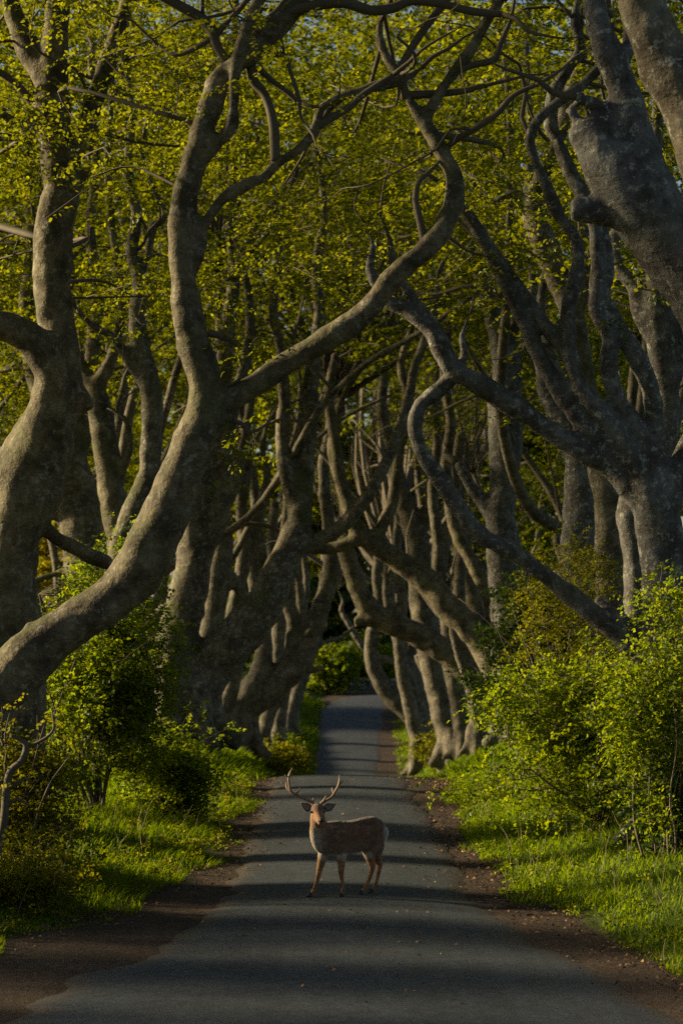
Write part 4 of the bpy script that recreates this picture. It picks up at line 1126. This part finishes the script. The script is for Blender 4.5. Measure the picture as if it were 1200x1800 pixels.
# ------------------------------------------------------------------ fallow deer
DEER_D = 28.0
DX, DY = (612 - 600) * DEER_D / F, DEER_D
DZ = float(road_z(DEER_D)) + .036
def dp(cx, cy, v=0.0):
    """crop pixel of the deer close-up -> local metres (right, away, up)"""
    s = .001426
    return np.array([(cx - 655) * s, v, (1158 - cy) * s - v * .1176])

def ell_tube(mb, pts, rl, rv, sides=16):
    """tube with lateral radius rl and vertical radius rv"""
    pts = np.asarray(pts, float); tan = norm(np.gradient(pts, axis=0))
    ang = np.arange(sides) * 2 * math.pi / sides
    rings = []
    for i in range(len(pts)):
        lat = np.cross(tan[i], [0, 0, 1.0]); lat = lat / max(np.linalg.norm(lat), 1e-6)
        ver = np.cross(lat, tan[i])
        rings.append(pts[i] + np.cos(ang)[:, None] * lat * rl[i] + np.sin(ang)[:, None] * ver * rv[i])
    n = len(pts); Fs = []
    for i in range(n - 1):
        for j in range(sides):
            k = (j + 1) % sides
            Fs.append((i * sides + j, i * sides + k, (i + 1) * sides + k, (i + 1) * sides + j))
    Fs.append(tuple(range(sides))[::-1]); Fs.append(tuple((n - 1) * sides + j for j in range(sides)))
    mb.add(np.array(rings).reshape(-1, 3), Fs)

def chain(mb, rows, sides=14, per=4):
    rows = np.array(rows, float)
    q = catmull(rows, [per] * (len(rows) - 1))
    mb.tube(q[:, :3], q[:, 3], sides)

def L(p, r): return [*p, r]
mb = MB()
# trunk of the body: rump -> chest, axis runs away from the camera to the right
body = np.array([
    # u, v, w, lateral, vertical
    [.425, .235, .775, .030, .045],
    [.400, .220, .765, .085, .115],
    [.330, .180, .742, .128, .172],
    [.230, .125, .726, .142, .190],
    [.120, .060, .700, .148, .195],
    [.000, -.010, .676, .152, .203],
    [-.110, -.075, .672, .150, .212],
    [-.210, -.135, .680, .138, .208],
    [-.290, -.180, .690, .112, .180],
    [-.335, -.206, .700, .075, .125],
    [-.362, -.222, .705, .025, .045]])
q = catmull(body, [3] * (len(body) - 1))
ell_tube(mb, q[:, :3], np.maximum(q[:, 3], .01), np.maximum(q[:, 4], .01))
# neck rises from the shoulders, a little towards the camera
neck = np.array([[-.19, -.12, .69, .135, .175], [-.275, -.18, .75, .120, .142], [-.335, -.225, .83, .094, .108], [-.352, -.245, .91, .083, .094], [-.352, -.255, .985, .072, .085]])
q = catmull(neck, [4] * 4)
mb.tube(q[:, :3], (q[:, 3] + q[:, 4]) / 2, 16)
# brisket
chain(mb, [L(dp(400, 560, -.25), .06), L(dp(394, 630, -.24), .074), L(dp(402, 705, -.225), .072), L(dp(428, 765, -.20), .062), L(dp(480, 785, -.15), .05)])
# head: skull behind, muzzle pointing down towards the camera and slightly to the right
sk = dp(408, 462, -.30)
mz = dp(438, 560, -.462)
chain(mb, [L(dp(404, 470, -.25), .070), L(dp(408, 462, -.30), .078), L(dp(412, 480, -.345), .072), L(dp(422, 515, -.395), .054), L(dp(432, 545, -.44), .042), L(dp(438, 560, -.465), .036), L(dp(440, 566, -.480), .020)], 16)
chain(mb, [L(dp(410, 515, -.32), .05), L(dp(424, 555, -.39), .040), L(dp(434, 577, -.435), .026)])
chain(mb, [L(dp(372, 470, -.335), .026), L(dp(366, 482, -.345), .026)])
chain(mb, [L(dp(448, 470, -.335), .026), L(dp(452, 482, -.345), .026)])
# legs: rows of (crop x, crop y, v, r)
def leg(rows): chain(mb, [L(dp(a, b, v), r) for a, b, v, r in rows])
leg([(470, 650, -.11, .06), (458, 740, -.12, .080), (455, 810, -.11, .068), (437, 880, -.10, .050), (420, 950, -.09, .037), (408, 1000, -.08, .031), (397, 1040, -.07, .024), (384, 1085, -.055, .022), (370, 1120, -.045, .027), (356, 1142, -.055, .025), (345, 1156, -.075, .022)])
leg([(590, 640, -.07, .06), (598, 740, -.115, .084), (598, 820, -.125, .068), (598, 890, -.12, .047), (597, 955, -.12, .036), (600, 990, -.12, .031), (607, 1035, -.115, .023), (612, 1085, -.11, .022), (612, 1118, -.10, .027), (606, 1142, -.10, .025), (600, 1157, -.115, .022)])
leg([(845, 590, .155, .06), (850, 660, .13, .122), (838, 740, .13, .115), (826, 800, .13, .082), (836, 858, .145, .056), (850, 915, .16, .040), (846, 945, .165, .033), (830, 1005, .17, .025), (810, 1055, .175, .024), (793, 1090, .175, .028), (776, 1115, .165, .026), (762, 1134, .15, .022)])
leg([(880, 600, .24, .05), (880, 680, .28, .105), (880, 760, .30, .100), (884, 825, .30, .070), (905, 875, .32, .045), (916, 898, .33, .036), (908, 940, .335, .029), (896, 1000, .34, .024), (886, 1045, .34, .024), (876, 1072, .34, .028), (860, 1098, .33, .026), (847, 1117, .315, .022)])
me = remesh(mb.mesh('body'), .0095, 6, .5)
v = verts_of(me).astype(float)
# fur colours by place on the animal
cx = v[:, 0] / .001426 + 655; cyy = 1158 - v[:, 2] / .001426
brown = np.array([.135, .066, .038]); tan_ = np.array([.28, .135, .055]); pale = np.array([.48, .40, .32]); grey = np.array([.20, .125, .08]); dark = np.array([.045, .028, .02])
C = np.tile(brown, (len(v), 1))
def mixc(Cc, w, c): return Cc * (1 - w[:, None]) + np.asarray(c) * w[:, None]
nz = vnoise(v * np.array([22, 22, 30.]), 71); nz2 = vnoise(v * 60, 72)
C = mixc(C, sstep(.76, .90, v[:, 2]) * (v[:, 0] > -.25) * .45, dark)
C = mixc(C, sstep(.72, .52, v[:, 2] + nz * .05) * .75, grey)
legm = sstep(.50, .40, v[:, 2] + nz * .03)
C = mixc(C, legm, tan_)
bel = sstep(.53, .485, v[:, 2]) * sstep(.40, .46, v[:, 2]) * (np.abs(v[:, 0] + .02) < .30)
C = mixc(C, bel * .75, pale)
che = sstep(500, 400, cx + nz * 40) * sstep(545, 620, cyy + nz * 20) * sstep(870, 800, cyy)
C = mixc(C, che * .85, pale * .8)
head = (cyy < 590) & (v[:, 1] < -.2)
C = mixc(C, head * .75, np.array([.25, .135, .07]))
C = mixc(C, head * sstep(460, 425, cyy) * .6, dark)
C = mixc(C, (v[:, 1] < -.41) * sstep(540, 575, cyy) * sstep(-.478, -.455, v[:, 1]) * .55, pale)
rump = sstep(.395, .43, v[:, 0]) * sstep(.60, .66, v[:, 2]) * sstep(.86, .80, v[:, 2])
C = mixc(C, rump * .55, pale)
flank = sstep(.60, .70, v[:, 2]) * sstep(.90, .82, v[:, 2]) * (v[:, 0] > -.2)
C = mixc(C, flank * sstep(.42, .62, vnoise(v * 26, 77)) * .14, pale * .8)
C = C * (1 + .30 * nz + .32 * nz2)[:, None]
nr = np.empty(len(v) * 3, np.float32); me.vertices.foreach_get('normal', nr); nr = nr.reshape(-1, 3)
set_verts(me, v + nr * (vnoise(v * np.array([70, 70, 110.]), 74) * .0022 * (v[:, 2] > .4))[:, None])
cattr(me, 'fur', np.clip(C, .004, .9))
deer = thing('fallow_deer', 'brown fallow buck with antlers standing across the lane, looking at the camera', 'deer', (DX, DY, DZ))
m, nt, out = new_mat('deer_fur'); T = NT(nt)
at = T.n('Attribute'); at.attribute_name = 'fur'
tc = T.n('TexCoord').outputs['Object']
mp = T.n('Mapping'); mp.inputs['Scale'].default_value = (45, 45, 130); T.l(tc, mp.inputs[0])
fz = T.noise(mp.outputs[0], 1.5, 4, .65)
bs = T.n('BsdfPrincipled'); T.l(T.mix(.55, at.outputs['Color'], T.ramp(fz, [(.3, .55), (.7, 1.35)]), 'MULTIPLY'), bs.inputs['Base Color'])
bs.inputs['Roughness'].default_value = .85; bs.inputs['Specular IOR Level'].default_value = .2
bs.inputs['Sheen Weight'].default_value = .25; bs.inputs['Sheen Roughness'].default_value = .5
bp = T.n('Bump'); bp.inputs['Strength'].default_value = .7; bp.inputs['Distance'].default_value = .008; T.l(fz, bp.inputs['Height']); T.l(bp.outputs[0], bs.inputs['Normal'])
T.l(bs.outputs[0], out.inputs[0]); M['fur'] = m

def flatmat(name, c, rough=.6, c2=None, scale=30):
    m, nt, out = new_mat(name); T = NT(nt); bs = T.n('BsdfPrincipled')
    tc = T.n('TexCoord').outputs['Object']
    T.l(T.mix(T.noise(tc, scale, 4), c, c2 or tuple(x * .55 for x in c)), bs.inputs['Base Color'])
    bs.inputs['Roughness'].default_value = rough; T.l(bs.outputs[0], out.inputs[0]); return m
M['antler'] = flatmat('antler', (.30, .19, .11), .5, (.12, .065, .035))
M['black'] = flatmat('nose_and_hoof', (.012, .010, .010), .35)
M['eye'] = flatmat('deer_eye', (.008, .006, .005), .08)
M['ear_in'] = flatmat('ear_hair', (.30, .26, .22), .9, (.13, .10, .085))
M['tail'] = flatmat('tail_white', (.72, .69, .64), .9, (.5, .46, .42))

def dpart(name, me, mat, kind=None):
    smooth(me)
    o = bpy.data.objects.new(name, me); col.objects.link(o); o.parent = deer; me.materials.append(M[mat])
    return o
dpart('body', me, 'fur')
def ant(rows_list, v0, v1):
    mb = MB()
    for rows in rows_list:
        n = len(rows)
        r_k = 1.2
        R_ = [L(dp(a, b, v0 + (v1 - v0) * np.clip((410 - b) / 290, 0, 1) + dv), r * r_k) for a, b, r, dv in rows]
        chain(mb, R_, 8, 4)
    return mb.mesh('antler')
dpart('antler', ant([
    [(372, 425, .016, 0), (362, 405, .016, 0), (300, 374, .0135, 0), (235, 345, .013, 0), (190, 312, .0135, 0), (180, 262, .0125, 0), (175, 210, .0135, 0), (186, 165, .011, 0), (208, 120, .003, 0)],
    [(368, 402, .010, 0), (376, 380, .010, -.02), (388, 345, .003, -.05)],
    [(242, 348, .010, 0), (247, 318, .010, -.02), (276, 283, .003, -.04)],
    [(186, 312, .009, 0), (162, 288, .010, .02), (152, 238, .003, .04)],
    [(178, 208, .008, 0), (158, 194, .008, 0), (140, 180, .003, 0)]], -.27, -.22), 'antler')
dpart('antler', ant([
    [(432, 425, .016, 0), (444, 405, .016, 0), (482, 384, .0135, 0), (522, 358, .013, 0), (548, 318, .0125, 0), (574, 270, .012, 0), (585, 222, .010, 0), (583, 182, .003, 0)],
    [(448, 402, .010, 0), (464, 378, .010, -.03), (478, 346, .003, -.05)],
    [(541, 332, .009, 0), (530, 312, .009, .01), (522, 280, .003, .02)],
    [(578, 262, .008, 0), (600, 244, .007, 0), (614, 222, .003, 0)]], -.27, -.20), 'antler')
# ears: cupped leaf shapes
def ear(base, tip, facing):
    base = np.array(base); tip = np.array(tip); ax = tip - base; Ln = np.linalg.norm(ax); ax = ax / Ln
    f = np.array(facing, float); f = f - ax * np.dot(f, ax); f = f / np.linalg.norm(f); s = np.cross(ax, f)
    out_v = []; n = 8; mI = 7
    for i in range(n + 1):
        t_ = i / n; w_ = Ln * .30 * (math.sin(math.pi * min(t_ * .82 + .2, 1)) ** .8) * (1 - t_ ** 6)
        for j in range(mI):
            a = (j / (mI - 1) - .5) * 2
            out_v.append(base + ax * Ln * t_ + s * w_ * a - f * (1 - a * a) * w_ * .55)
    V = np.array(out_v); Fs = []
    for i in range(n):
        for j in range(mI - 1):
            k = i * mI + j; Fs.append((k, k + 1, k + mI + 1, k + mI))
    me = bpy.data.meshes.new('ear'); me.from_pydata(V.tolist(), [], Fs)
    Vi = V.copy(); cen = V.mean(0); Vi = cen + (V - cen) * .80 + f * .006
    mi = bpy.data.meshes.new('inner_ear'); mi.from_pydata(Vi.tolist(), [], Fs)
    cattr(me, 'fur', np.tile(np.array([.10, .06, .04]), (len(V), 1)))
    e = dpart('ear', me, 'fur'); md = e.modifiers.new('thick', 'SOLIDIFY'); md.thickness = .008; md.offset = -1
    i_ = dpart('inner_ear', mi, 'ear_in'); i_.parent = e
ear(dp(348, 462, -.285), dp(270, 404, -.265), (.1, -1, .15))
ear(dp(466, 458, -.285), dp(552, 414, -.265), (-.1, -1, .15))
def ball(p, r, name, mat, sc_=(1, 1, 1)):
    bm = bmesh.new(); bmesh.ops.create_uvsphere(bm, u_segments=12, v_segments=8, radius=r)
    me = bpy.data.meshes.new(name); bm.to_mesh(me); bm.free()
    V = verts_of(me) * np.array(sc_) + np.array(p); set_verts(me, V)
    return dpart(name, me, mat)
ball(dp(360, 484, -.372), .0145, 'eye', 'eye')
ball(dp(462, 484, -.372), .0145, 'eye', 'eye')
ball(dp(441, 553, -.486), .026, 'nose', 'black', (1.05, .7, .72))
# hooves
def hoof(cx, cy, v):
    mb = MB()
    for s in (-1, 1):
        a = dp(cx + 6, cy - 20, v) + [s * .009, 0, 0]; b = dp(cx - 4, cy - 8, v - .02) + [s * .011, 0, 0]; c = dp(cx - 14, cy, v - .045) + [s * .010, 0, 0]
        a[2] = .040; b[2] = .020; c[2] = .008
        mb.tube(catmull([a, b, c], [3, 3]), [.020, .021, .020, .018, .016, .013, .008], 8)
    dpart('hoof', mb.mesh('hoof'), 'black')
hoof(345, 1156, -.06); hoof(600, 1157, -.10)
def hoofz(cx, cy, v):
    hoof(cx, cy, v)
hoofz(760, 1134, .16); hoofz(845, 1117, .325)
# tail
mb = MB(); chain(mb, [L(dp(962, 600, .245), .020), L(dp(966, 640, .262), .027), L(dp(952, 690, .268), .024), L(dp(938, 735, .262), .014), L(dp(934, 768, .258), .004)])
dpart('tail', mb.mesh('tail'), 'tail')
print('LEAVES', LEAVES[0])
